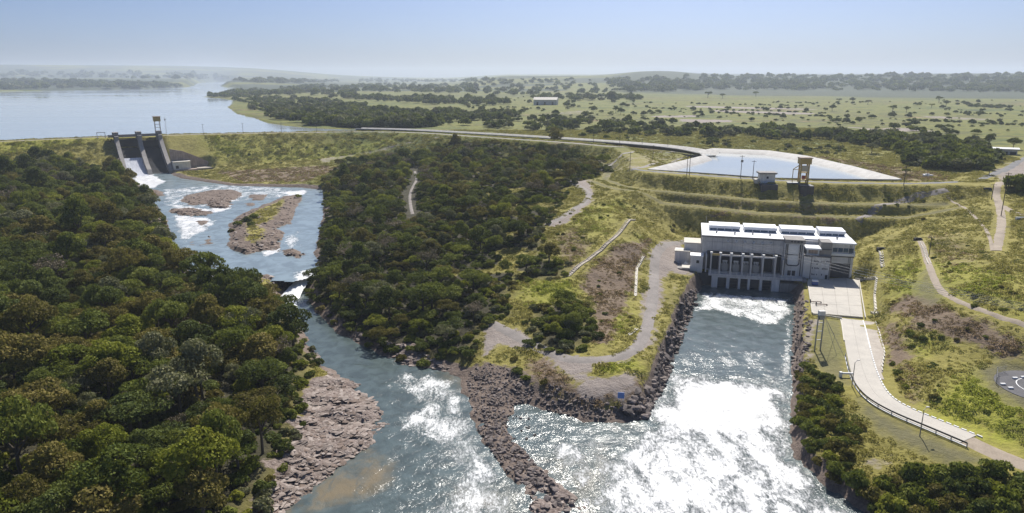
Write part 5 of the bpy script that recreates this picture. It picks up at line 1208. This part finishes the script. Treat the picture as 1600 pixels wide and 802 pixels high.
for px, py, h, lb, bx in [(927,224.5,8,'thin pole at the canal edge behind the upper wood',False), (968,229,8,'thin pole on the canal bank where the wood ends',False), (1003,233,8,'thin pole between canal and dirt track',False), (1020,249,8.5,'wooden pole inside the loop of the dirt track',False), (1043,233.5,7.5,'thin pole near the canal end of the dirt track',False), (984,266,9.5,'tall wooden pole at the track junction left of the forebay',False), (1073,273.5,10.5,'wooden pole standing on the near edge of the forebay, left of its twin',False), (1077,273.8,10.5,'wooden pole standing on the near edge of the forebay, right of its twin',False),
                  (1157,278.5,11,'wooden pole with a transformer box at the forebay edge left of the intake house',True), (1176,280,9,'very thin pole just left of the intake house',False), (1412,290,9,'wooden pole at the right tip of the forebay',False), (1549,312,7,'short pole below the road junction on the right hill',False), (1564,338,17,'tallest wooden pole standing beside the pale track on the right hill',False), (1451,402,7.5,'dark wooden pole beside the hillside path',False), (1595,294,6,'short pole at the right frame edge by the junction',False)]:
    pole(px, py, h, lb, 1 if h > 6.5 else 0, bx)
def lamp(px, py, h, label, lean=0):
    p = G(px, py); o = empty('lamp_post', (p[0], p[1], p[2] - .1), 0, label, 'lamp post', 'lamp posts along the access road')
    MB().tube((0, 0, 0), (0, 0, h), .12, .07, 8).build('post', M['steel'], o)
    a = MB().tube((0, 0, h - .1), (.9, .6, h + .25), .05, .04, 6).build('arm', M['steel'], o); MB().box(.75, 1.35, .45, .75, h + .18, h + .34).build('lamp_head', M['palewall'], a)
lamp(1437, 682, 6.0, 'lamp post beside the guardrail on the lower stretch of the access road'); lamp(1331, 604, 6.2, 'lamp post near the white barrier on the upper stretch of the access road')
gr = empty('guardrail', (0, 0, 0), 0, 'long dark guardrail following the outer curve of the concrete access road', 'guardrail')
i0, i1 = int(len(rc) * .42), len(rc) - 1
pts_ = [Vector((*(rc[i] - nm[i] * (WL + .55)), RZ[i])) for i in range(i0, i1, 2)]
mb = MB(); mb2 = MB()
for a, b in zip(pts_[:-1], pts_[1:]): mb.bar(a + Vector((0, 0, .75)), b + Vector((0, 0, .75)), .10, .34); mb2.bar(a, b, .22, .16)
mb.build('rail', M['dark'], gr); mb2.build('kerb', M['white'], gr)
for k in range(0, len(pts_), 3): p = pts_[k]; MB().box(p.x - .08, p.x + .08, p.y - .08, p.y + .08, p.z - .3, p.z + .9).build('post', M['steel'], gr)
p = G(1313, 589); wb = empty('barrier', (p[0], p[1], p[2]), math.radians(-4), 'white horizontal barrier arm on a post left of the access road', 'barrier')
MB().box(-.3, .3, -.3, .3, 0, 1.3).build('post', M['white'], wb); MB().box(.3, 3.0, -.16, .16, .75, 1.15).build('arm', M['white'], wb)
# equipment frame on two legs with stays
p = G(1277, 548); gt = empty('equipment_frame', (p[0], p[1], p[2] - .2), 0, 'tall two legged steel frame with a white equipment box on top beside the lawn', 'frame')
for sx in (-.75, .75): MB().box(sx - .13, sx + .13, -.15, .15, 0, 10.2).build('leg', M['steel'], gt)
for z in (3.2, 5.6, 8.0): MB().box(-.75, .75, -.1, .1, z, z + .16).build('brace', M['steel'], gt)
MB().box(-.8, .8, -.5, .5, 10.2, 11.4).build('equipment_box', M['palewall'], gt); MB().box(-.6, .6, -.6, .6, 9.0, 10.1).build('lower_box', M['steel'], gt)
for q in (G(1322, 562), G(1305, 525), G(1308, 556)): MB().tube((.6, 0, 10.4), (q[0] - p[0], q[1] - p[1], q[2] - p[2]), .05, .05, 4).build('stay', M['cream'], gt)
# blue bin with a pale lid on the yard, two dark barriers, blue signboard
p = W(1273, 445.5, 5.1); cn = empty('waste_container', (p[0], p[1], 5.1), PH_ANG, 'blue waste container with a white lid on the concrete yard', 'container')
MB().box(-.95, .95, -.7, .7, .12, 1.35).build('body', M['blue'], cn, .05); MB().box(-1.0, 1.0, -.75, .75, 1.35, 1.75).build('lid', M['white'], cn, .1)
for s in (-.7, .7):
    for y in (-.5, .5): MB().tube((s - .05, y, .12), (s + .05, y, .12), .12, .12, 8).build('wheel', M['dark'], cn)
for (px, py, lb) in ((1266, 473, 'low dark steel trestle on the yard, the one nearer the powerhouse'), (1275, 477, 'low dark steel trestle on the yard, the one farther from the powerhouse')):
    p = W(px, py, 5.1); o = empty('trestle', (p[0], p[1], 5.1), math.radians(-6), lb, 'trestle')
    MB().box(-.12, .12, -.25, .25, 0, 1.1).build('post', M['dark'], o); MB().box(.12, 3.4, -.1, .1, .25, .5).build('beam', M['stained'], o); MB().box(3.2, 3.4, -.25, .25, 0, .25).build('foot', M['dark'], o)
p = G(970, 627); sg = empty('signboard', (p[0], p[1], p[2] - .05), math.radians(-9), 'light blue signboard on two posts standing on the gravel point', 'sign')
MB().box(-.75, .75, -.05, .03, .75, 2.25).build('board', M['skyblue'], sg)
for s in (-.5, .5): MB().box(s - .06, s + .06, .03, .13, -.2, 2.2).build('post', M['white'], sg)
# landing pad on the right hill
lp = empty('landing_pad', (HELI[0], HELI[1], 8.5), 0); lp['kind'] = 'structure'
mb = MB(); mb.tube((0, 0, -.3), (0, 0, .10), 9.3, 9.3, 40); mb.build('pad', M['pad'], lp)
V, F = [], []
for k in range(48):
    a = 2 * math.pi * k / 48
    for r_ in (5.0, 5.2): V.append((r_ * math.cos(a), r_ * math.sin(a), .115))
for k in range(48): F.append((2 * k, 2 * k + 1, (2 * k + 3) % 96, (2 * k + 2) % 96))
MB().add(V, F).build('ring_marking', M['white'], lp)
for px, py, lb in ((1567,601,'white marker block on the landing pad rim, below the mesh fence'), (1579,607,'white marker block on the landing pad, lowest of the four'), (1586,591.5,'white marker block on the far rim of the landing pad'), (1599,590,'white marker block on the far rim of the landing pad by the frame edge')):
    p = W(px, py, 8.65); o = MB().box(-.55, .55, -.28, .28, 0, .35).build('marker_block', M['white'], None, .05); o.location = (p[0], p[1], 8.6); tag(o, lb, 'marker', 'marker blocks on the landing pad')
p0, p1, p2 = G(1556, 601), G(1557, 585), G(1571, 583); fn = empty('mesh_fence', (*p0[:2], p0[2]), 0, 'short grey mesh fence at the corner of the landing pad', 'fence')
for a, b in ((p0, p1), (p1, p2)):
    a_, b_ = Vector(a - p0), Vector(b - p0); mb = MB()
    for k in range(9): q = a_.lerp(b_, k / 8); mb.tube(q + Vector((0, 0, .1)), q + Vector((0, 0, 1.7)), .025, .025, 4)
    for z in (.2, .7, 1.2, 1.7): mb.bar(a_ + Vector((0, 0, z)), b_ + Vector((0, 0, z)), .03, .04)
    mb.build('mesh_panel', M['steel'], fn); MB().tube(a_ - Vector((0, 0, .2)), a_ + Vector((0, 0, 1.9)), .07, .07, 6).build('post', M['steel'], fn)
# farm shed and roadside shed far off
def shed(px, py, L, D, h, rot, label, wall, roof):
    p = G(px, py); o = empty('farm_shed', (p[0], p[1], p[2] - .2), rot, label, 'shed')
    MB().box(-L / 2, L / 2, -D / 2, D / 2, 0, h).build('wall', wall, o)
    MB().prism([(-D / 2 - 1, h), (D / 2 + 1, h), (D / 2 + 1, h + .3), (0, h + D * .2), (-D / 2 - 1, h + .3)], (0, 0, 0), (0, 1, 0), (0, 0, 1), (1, 0, 0), -L / 2 - 1, L / 2 + 1).build('roof', roof, o)
    for k in range(3): MB().box(-L / 2 + L * (k + .5) / 3 - 1.6, -L / 2 + L * (k + .5) / 3 + 1.6, -D / 2 - .1, -D / 2 + .05, 0, h * .6).build('door', M['dark'], o)
shed(853, 164, 40, 22, 9, math.radians(-12), 'long pale roofed farm shed standing alone in the distant pasture', M['greywall'], M['slab'])
shed(1568, 241, 13, 5, 3.4, math.radians(-25), 'small white roofed roadside shed beyond the thicket at right', M['greywall'], M['white'])
p = G(1449, 276); o = empty('stone_heap', (p[0], p[1], p[2]), 0, 'small heap of white blocks on the bare strip behind the forebay', 'rubble heap')
for k in range(7): a = k * 2.4; MB().box(-.8, .8, -.6, .6, 0, .9).build('block', M['white'], o, .1, loc=(math.cos(a) * (k * .35), math.sin(a) * k * .3, .1 + .5 * (k < 2)), rotz=a)
p = G(1594, 343); o = empty('water_trough', (p[0], p[1], p[2]), 0, 'low white trough beside the track at the right frame edge', 'trough')
MB().box(-1.6, 1.6, -.5, -.38, 0, .9).box(-1.6, 1.6, .38, .5, 0, .9).box(-1.6, -1.48, -.38, .38, 0, .9).box(1.48, 1.6, -.38, .38, 0, .9).build('tank', M['white'], o); MB().box(-1.47, 1.47, -.37, .37, 0, .3).build('bottom', M['slab'], o)

# ------------------------------------------------------------------ boulders and rubble
def m_rock(name, stops):
    t = NT(name); o = t.n('ObjectInfo').outputs['Random']; f = t.math('ADD', t.math('MULTIPLY', t.noise(.9, 5, .65), .7), t.math('MULTIPLY', o, .3))
    t.color(t.ramp(f, stops)); t.rough(.8); t.bump(t.noise(3, 4, .7), .15, .8); return t.m
ROCKM = [m_rock('dark_basalt', [(.25, (.05, .04, .036)), (.5, (.14, .112, .10)), (.75, (.25, .205, .18))]), m_rock('grey_brown_rock', [(.25, (.07, .055, .05)), (.5, (.17, .135, .12)), (.75, (.28, .23, .21))])]
def rock_mesh(seed, mat):
    import bmesh
    r = np.random.default_rng(seed); b = bmesh.new(); bmesh.ops.create_icosphere(b, subdivisions=2, radius=1)
    P = [(Vector(r.normal(0, 1, 3)).normalized(), r.uniform(.45, .85)) for _ in range(11)]
    sc = (r.uniform(.8, 1.3), r.uniform(.7, 1.0), r.uniform(.55, .85))
    for v in b.verts:
        for n, d in P:
            k = v.co.dot(n)
            if k > d: v.co -= n * (k - d)
        v.co = Vector((v.co.x * sc[0], v.co.y * sc[1], v.co.z * sc[2])) * float(r.uniform(.95, 1.05))
    me = bpy.data.meshes.new('boulder'); b.to_mesh(me); b.free(); me.materials.append(mat); return me
ROCKS = [rock_mesh(500 + i, ROCKM[i % 2]) for i in range(10)]
lib_rock = library('stone', ROCKS)
rk = np.random.default_rng(31); rocks = []
def add_rocks(pxpoly, n, r0, r1, where, lift=.15, pal=.35, onwater=False):
    q = np.array(pxpoly, float); lo, hi = q.min(0), q.max(0); c = 0
    while c < n:
        a, b = rk.uniform(lo[0], hi[0]), rk.uniform(lo[1], hi[1])
        if sdpoly(np.array([a]), np.array([b]), q, 900)[0] > 0: continue
        p = W(a, b, 0.05) if onwater else G(a, b); R = r0 + (r1 - r0) * rk.uniform(0, 1) ** 2.2
        rocks.append((p[0], p[1], max(p[2], -.1) + R * lift, R, where, 1 if rk.uniform() < pal else 0)); c += 1
WALL_W = 'in the rock wall along the left side of the tailrace'
add_rocks([(1073,456),(1090,452),(1086,475),(1068,525),(1052,565),(1040,596),(1022,630),(1006,654),(1002,645),(1018,605),(1028,565),(1047,512)], 420, .5, 1.35, WALL_W, .12, .4)
add_rocks([(985,650),(1012,648),(1025,622),(1020,606),(1000,610),(975,640)], 46, .5, 1.4, 'on the rocky tip of the gravel point', .2, .6)
add_rocks([(860,600),(900,612),(985,642),(1000,655),(905,655),(860,642),(838,628)], 300, .2, .62, 'on the rubble bank below the gravel point', .2, .45)
add_rocks([(728,585),(760,568),(800,578),(835,605),(832,622),(798,636),(795,660),(765,668),(742,650)], 800, .18, .58, 'on the dark rubble spit beside the gravel flat', .1, .5)
add_rocks([(748,668),(792,660),(792,676),(820,708),(850,740),(840,766),(812,752),(785,725),(762,695)], 560, .2, .68, 'on the narrow rubble spit between river and tailrace', .1, .5)
add_rocks([(815,745),(850,745),(885,775),(910,795),(860,806),(825,790)], 46, .35, 1.0, 'on the pale lower end of the rubble spit', .15, .6)
add_rocks([(1240,462),(1258,462),(1268,505),(1262,570),(1244,600),(1238,560)], 150, .4, 1.0, 'in the rock bank along the right side of the tailrace', .1, .4)
add_rocks([(800,645),(830,640),(840,690),(815,700)], 14, .25, .5, 'in the shallow pool beside the spit', .1, .2, True)
add_rocks([(495,470),(520,505),(560,532),(620,556),(640,545),(580,525),(540,500),(510,465)], 40, .5, 1.5, 'along the shaded right bank of the river', .1, .4)
add_rocks([(600,542),(640,540),(690,568),(700,576),(650,576),(615,560)], 40, .35, 1.0, 'on the pale outcrop at the right river bank', .1, .9)
add_rocks([(500,585),(560,602),(590,638),(600,668),(575,695),(535,718),(480,765),(430,800),(400,800),(440,720),(455,640)], 60, .2, .6, 'on the pale rock shelf of the left bank', .05, .95)
add_rocks([(340,438),(440,430),(468,434),(462,446),(400,450),(350,450)], 26, .5, 1.3, 'on the dark ledge beside the waterfall', .1, .3)
add_rocks([(358,352),(372,340),(440,312),(470,306),(456,343),(440,366),(436,388),(385,396),(357,380)], 50, .4, 1.1, 'on the rocky river island', .1, .6)
add_rocks([(300,345),(330,345),(330,410),(312,410)], 14, .5, 1.2, 'in the river pool left of the island', .1, .6)
for q in [[(283,306),(330,297),(365,296),(385,302),(372,312),(340,318),(300,322)], [(323,313),(360,308),(363,318),(356,327),(325,325)], [(262,327),(300,325),(338,332),(318,338),(280,337)], [(434,392),(465,387),(482,396),(470,403),(440,401)]]: add_rocks(q, 26, .3, 1.0, 'on the brown rock bars in the rapids', .05, .8)
rocks.sort(key=lambda t: math.hypot(t[0], t[1]) / t[3])
TEX = [('grey brown', 'rounded'), ('dark', 'angular')]
for x, y, z, R, wh, pal in rocks[:260]:
    j = int(rk.integers(0, 5)) * 2 + pal; o = link('boulder', ROCKS[j], None, None, (x, y, z)); o.rotation_euler = (float(rk.uniform(-.4, .4)), float(rk.uniform(-.4, .4)), float(rk.uniform(0, 6.28))); o.scale = (R, R, R * float(rk.uniform(.8, 1.15)))
    lb = f'{"large" if R > .95 else "medium" if R > .65 else "small"} {"grey brown" if pal else "dark"} boulder {wh}'; tag(o, lb, 'boulder', lb.replace('boulder ', 'boulders '))
ar = np.array([(x, y, z, R, pal) for x, y, z, R, wh, pal in rocks[260:]])
mass('rubble', None, lib_rock, ar[:, 0], ar[:, 1], ar[:, 2], (rk.integers(0, 5, len(ar)) * 2 + ar[:, 4]).astype(int), np.stack([ar[:, 3]] * 3, 1), 3)

# flat broken ledges that make up the bedrock shelves
LEDGE = [m_rock('pale_ledge_rock', [(.25, (.10, .075, .062)), (.5, (.27, .215, .18)), (.75, (.45, .385, .34))]), m_rock('brown_ledge_rock', [(.25, (.07, .048, .036)), (.5, (.17, .12, .092)), (.75, (.27, .20, .16))])]
lib_ledge = library('ledge', [rock_mesh(700 + i, LEDGE[i % 2]) for i in range(10)])
lg = []
def ledges(poly, n, r0, r1, pal, flat=.3):
    q = np.array(poly, float)
    c = 0
    while c < n:
        a, b = rk.uniform(q[:, 0].min(), q[:, 0].max()), rk.uniform(q[:, 1].min(), q[:, 1].max())
        if sdpoly(np.array([a]), np.array([b]), q, 900)[0] > 0: continue
        p = G(a, b); R = r0 + (r1 - r0) * rk.uniform(0, 1) ** 2; lg.append((p[0], p[1], p[2] + .02, int(rk.integers(0, 5)) * 2 + (0 if rk.uniform() < pal else 1), R, R * rk.uniform(.5, 1), R * flat * rk.uniform(.6, 1.3))); c += 1
ledges([(512,585),(560,600),(594,638),(607,668),(580,697),(537,720),(487,765),(440,805),(400,835),(390,800),(430,745),(455,690),(470,640),(490,600)], 1300, .25, 1.5, .75, .17)
ledges([(540,725),(600,735),(570,770),(500,790),(450,800)], 60, .3, .8, .4, .4); ledges([(600,540),(640,538),(692,570),(708,580),(650,580),(612,563)], 160, .3, 1.2, .9); ledges([(480,545),(530,553),(572,566),(520,572)], 90, .3, 1.0, .8)
ledges([(820,742),(860,738),(920,792),(910,812),(836,808)], 120, .3, 1.1, .8); ledges([(358,352),(372,340),(440,312),(470,306),(456,343),(440,366),(436,388),(385,396),(357,380)], 420, .4, 1.6, .25)
for q in [[(283,306),(330,297),(365,296),(385,302),(372,312),(340,318),(300,322)], [(323,313),(360,308),(363,318),(356,327),(325,325)], [(262,327),(300,325),(338,332),(318,338),(280,337)], [(345,436),(385,431),(440,428),(470,433),(464,441),(400,444)]]: ledges(q, 110, .5, 1.8, .2)
ledges([(205,290),(250,300),(268,330),(290,420),(305,440),(280,420),(255,340),(225,310)], 90, .5, 1.5, .4)
ar = np.array(lg); mass('rock_ledges', None, lib_ledge, ar[:, 0], ar[:, 1], ar[:, 2], ar[:, 3].astype(int), ar[:, 4:7], 8)

# ---- bushes on the island and around the gravel flat
for px, py, R, tn, lb in [(372,352,2.6,'mid green','low green bush on the island nearest its left tip'), (384,347,3.0,'dark green','round dark bush in the middle of the island thicket'), (398,341,2.8,'mid green','green bush at the right end of the island thicket'), (392,352,2.2,'dark green','small dark bush in front of the island thicket'), (466,308,2.2,'yellow green','yellow green bush at the upstream tip of the island'), (362,362,1.8,'olive brown','small brown bush on the left shore of the island'),
                          (808,583,1.7,'dark green','dark green bush on the bank between rubble spit and gravel flat'), (822,592,1.4,'mid green','small green bush beside the dark bush on the rubble bank'), (803,562,1.2,'olive brown','small brownish bush at the edge of the gravel flat'), (850,598,1.2,'olive brown','low brown bush at the water side of the gravel point'), (905,475,1.6,'mid green','green bush at the right side of the thicket by the gravel flat'),
                          (1262,598,1.9,'mid green','round green bush at the top of the tailrace bank beside the lawn'), (755,500,1.5,'olive brown','ochre bush at the upper end of the gravel flat'), (775,497,1.3,'yellow green','pale bush at the upper right end of the gravel flat'), (1272,573,.8,'dark green','tiny dark bush on the lawn beside the equipment frame')]:
    p = G(px, py); v = int(rb.integers(0, 3)); key = (v, tn)
    if key not in firstb:
        r = empty('bush', (0, 0, 0)); tag(r, 'x', 'bush'); link('foliage', SHRUBS[key], None, r); firstb[key] = r
    else: r = copy_tree(firstb[key])
    r.location = (p[0], p[1], p[2] - .1); r.scale = (R, R, R); r['label'] = lb; r['group'] = 'single bushes on the rocks and gravel'

# ------------------------------------------------------------------ trees of the far country
FARM = []
for i in range(4):
    me, _ = crown_mesh('crown', 600 + i, nl=7, per=30, size=.24, flatness=.75, lr=(.35, .55))
    for tn in ('dark green', 'mid green', 'grey green'):
        q = me.copy(); q.materials.append(TONES[tn]); FARM.append(q)
lib_far = library('far_tree', FARM)
fr = np.random.default_rng(61)
def px_points(poly, n):
    q = np.array(poly, float); lo, hi = q.min(0), q.max(0); out = []
    while len(out) < n:
        a, b = fr.uniform(lo[0], hi[0]), fr.uniform(lo[1], hi[1])
        if sdpoly(np.array([a]), np.array([b]), q, 900)[0] < 0: out.append((a, b))
    return out
fx_ = []
for poly, n, R0, R1 in [
  ([(368,160),(400,176),(430,188),(490,197),(560,200),(640,199.5),(690,197),(700,188),(800,190),(800,176),(700,176),(640,172),(560,164),(470,152),(400,152),(362,156)], 620, 4, 7.5),
  ([(480,197),(560,201),(640,201),(690,198),(690,192),(560,193),(480,190)], 150, 5, 7.5),
  ([(318,153),(360,155),(420,152),(430,142),(400,139),(345,147)], 90, 6, 10), ([(400,152),(470,150),(560,152),(560,132),(470,134),(410,142)], 120, 8, 14),
  ([(555,132),(640,131),(740,133),(748,140),(740,148),(620,146),(560,144)], 130, 9, 15), ([(470,152),(560,158),(700,166),(800,166),(800,158),(640,152)], 120, 6, 10),
  ([(690,196),(800,204),(900,210),(1000,214),(1090,214),(1090,196),(1000,192),(900,186),(800,180),(700,184)], 120, 3.2, 6.5),
  ([(1098,202),(1180,204),(1300,208),(1360,208),(1400,215),(1480,222),(1540,236),(1548,252),(1535,268),(1470,268),(1410,258),(1400,240),(1340,228),(1300,222),(1200,218),(1100,216)], 190, 3.6, 6.8),
  ([(1410,238),(1490,236),(1540,246),(1538,266),(1470,266),(1414,256)], 60, 4, 6.5),
  ([(1290,150),(1400,143),(1500,138),(1600,133),(1650,132),(1650,140),(1600,146),(1400,148)], 170, 8, 14),
  ([(940,124),(1100,119),(1300,118),(1600,117),(1640,117),(1640,136),(1500,140),(1300,147),(1100,147),(980,145)], 900, 9, 18), 
  ([(0,125),(100,126),(200,130),(285,133),(280,138),(150,139.5),(0,142)], 260, 10, 18), ([(0,112),(300,116),(400,122),(300,126),(0,122)], 130, 16, 30), ([(330,126),(470,125),(560,128),(470,132),(400,131)], 90, 12, 22),
  ([(745,124),(960,122),(1000,145),(900,152),(760,150)], 110, 7, 13), ([(560,124),(760,124),(760,130),(560,130)], 110, 12, 22), ([(800,152),(1000,150),(1000,160),(860,158)], 60, 6, 10),
  ([(1490,158),(1530,165),(1580,168),(1590,171),(1520,170)], 34, 3, 4.5), ([(1000,165),(1600,155),(1600,215),(1150,210),(800,190)], 420, 1.2, 4.4), ([(800,195),(1300,230),(1450,262),(1480,280),(1300,255),(1100,228),(900,215)], 220, 1.0, 2.6), ([(700,150),(1000,150),(1000,185),(700,185)], 220, 1.6, 5), ([(1580,286),(1640,286),(1640,306),(1590,304)], 8, 3, 5)]:
    for a, b in px_points(poly, n):
        p = G(a, b)
        if p[2] < Z_RES + .1 or sdpoly(p[:1], p[1:2], POND, 30)[0] < 8 or sdline(p[:1], p[1:2], CANAL, 30)[0] < 13: continue
        if any(sdline(p[:1], p[1:2], GP_ROAD, 20)[0] < 5 for GP_ROAD in (PRW,)) : continue
        if R1 <= 5 and n > 100 and float(fbm(np.array(p[0] / 90), np.array(p[1] / 60), 14)) < .47 + .1 * fr.uniform(-1, 1): continue
        fx_.append((p[0], p[1], p[2] + .2, R0 + (R1 - R0) * fr.uniform(0, 1) ** 1.6))
for (a0, b0), (a1, b1), n in [((1000,160.5),(1280,166.5),44), ((1010,169.5),(1290,177),46), ((1060,175),(1310,183),40), ((1420,188),(1610,197),34), ((1000,186),(1060,190),14), ((1200,160),(1320,163),16), ((1480,176),(1600,181),20), ((820,186),(960,189),26)]:
    for k in range(n):
        u = fr.uniform(0, 1); p = G(a0 + (a1 - a0) * u, b0 + (b1 - b0) * u + fr.normal(0, .35)); fx_.append((p[0], p[1], p[2] - .3, fr.uniform(1.2, 2.6)))
fx_ = np.array(fx_); fi = fr.integers(0, 4, len(fx_)) * 3 + fr.choice([0, 0, 1, 2], len(fx_))
mass('far_woods', None, lib_far, fx_[:, 0], fx_[:, 1], fx_[:, 2] + fx_[:, 3] * .18, fi, np.stack([fx_[:, 3], fx_[:, 3], fx_[:, 3] * fr.uniform(.8, 1.3, len(fx_))], 1), 9)
print('far', len(fx_))
SINGLE = [(835,160,9,'dark green','dark wide tree at the left end of the distant farm shed'), (872,157,9,'grey green','round tree just right of the distant farm shed'), (893,155,9,'dark green','tall tree alone in the pasture right of the farm shed'), (955,158,11,'dark green','tall dark tree in the pasture group left of the terraced field'), (962,177,5,'dark green','left one of two round trees alone in the green pasture'), (970,179,5,'dark green','right one of two round trees alone in the green pasture'), (1106,153,10,'dark green','wide dark tree on the far rim of the terraced field'), (1129,154,7,'dark green','smaller dark tree on the far rim of the terraced field'), (1181,151,8,'dark green','lone tree farthest along the rim of the terraced field'),
 (1300,174,5.5,'dark green','round dark tree alone in the green field left of centre of its strip'), (1394,176,6.5,'dark green','round dark tree standing alone in the middle of the right hand field'), (1416,176,5,'mid green','small tree beside the lone round tree in the right hand field'), (1310,161,6,'grey green','pale tree in the upper left part of the green field'), (1332,161,6,'grey green','pale tree beside its twin in the upper part of the green field'), (1356,164,6,'grey green','loose pale tree in the upper middle of the green field'), (1467,161,8,'dark green','broad dark tree high in the right hand field'), (1478,167,6,'dark green','smaller dark tree below the broad tree in the right hand field'), (1455,169,5,'mid green','small green tree left of the broad tree in the right hand field'), (1343,191,3.5,'dark green','slim dark tree near the scrub line in the field'), (1113,229,4.5,'dark green','round dark bushy tree on the bank behind the canal mouth'),
 (868,216,5.5,'olive brown','broad brownish tree standing beside the canal above the wood'), (1545,274,3.2,'dark green','dark narrow tree beside the road junction'), (1362,240,4.2,'grey green','pale round tree at the left of the thicket behind the forebay'), (1416,274,2.6,'mid green','small bush like tree at the forebay tip'), (1594,300,4.5,'dark green','dark tree cut by the right frame edge below the junction'), (1236,212,4.5,'dark green','tall tree in the row beyond the forebay'), (1214,214,4.5,'grey green','pale tree in the row beyond the forebay'), (1545,230,5,'dark green','dark tree behind the roadside shed'), (1583,234,4.5,'mid green','green tree right of the roadside shed')]
firstf = {}
for px, py, R, tn, lb in SINGLE:
    p = G(px, py); v = int(fr.integers(0, 5))
    place_tree(p[0], p[1], p[2], 1, tn, R, 1.0 if v != 3 else .9, v, lb, 'single trees in the far fields')

# ------------------------------------------------------------------ air
hz = NT('thin_haze'); hz.t.nodes.remove(hz.b); vol = hz.n('VolumePrincipled'); vol.inputs['Color'].default_value = (.78, .87, 1.0, 1); vol.inputs['Density'].default_value = 1.05e-4; vol.inputs['Anisotropy'].default_value = .25
hz.l(vol.outputs[0], hz.out.inputs['Volume'])
o = MB().box(-12600, 12900, -700, 16500, -9, float(GZ.max()) + 45).build('haze', hz.m); tag(o, kind='stuff')
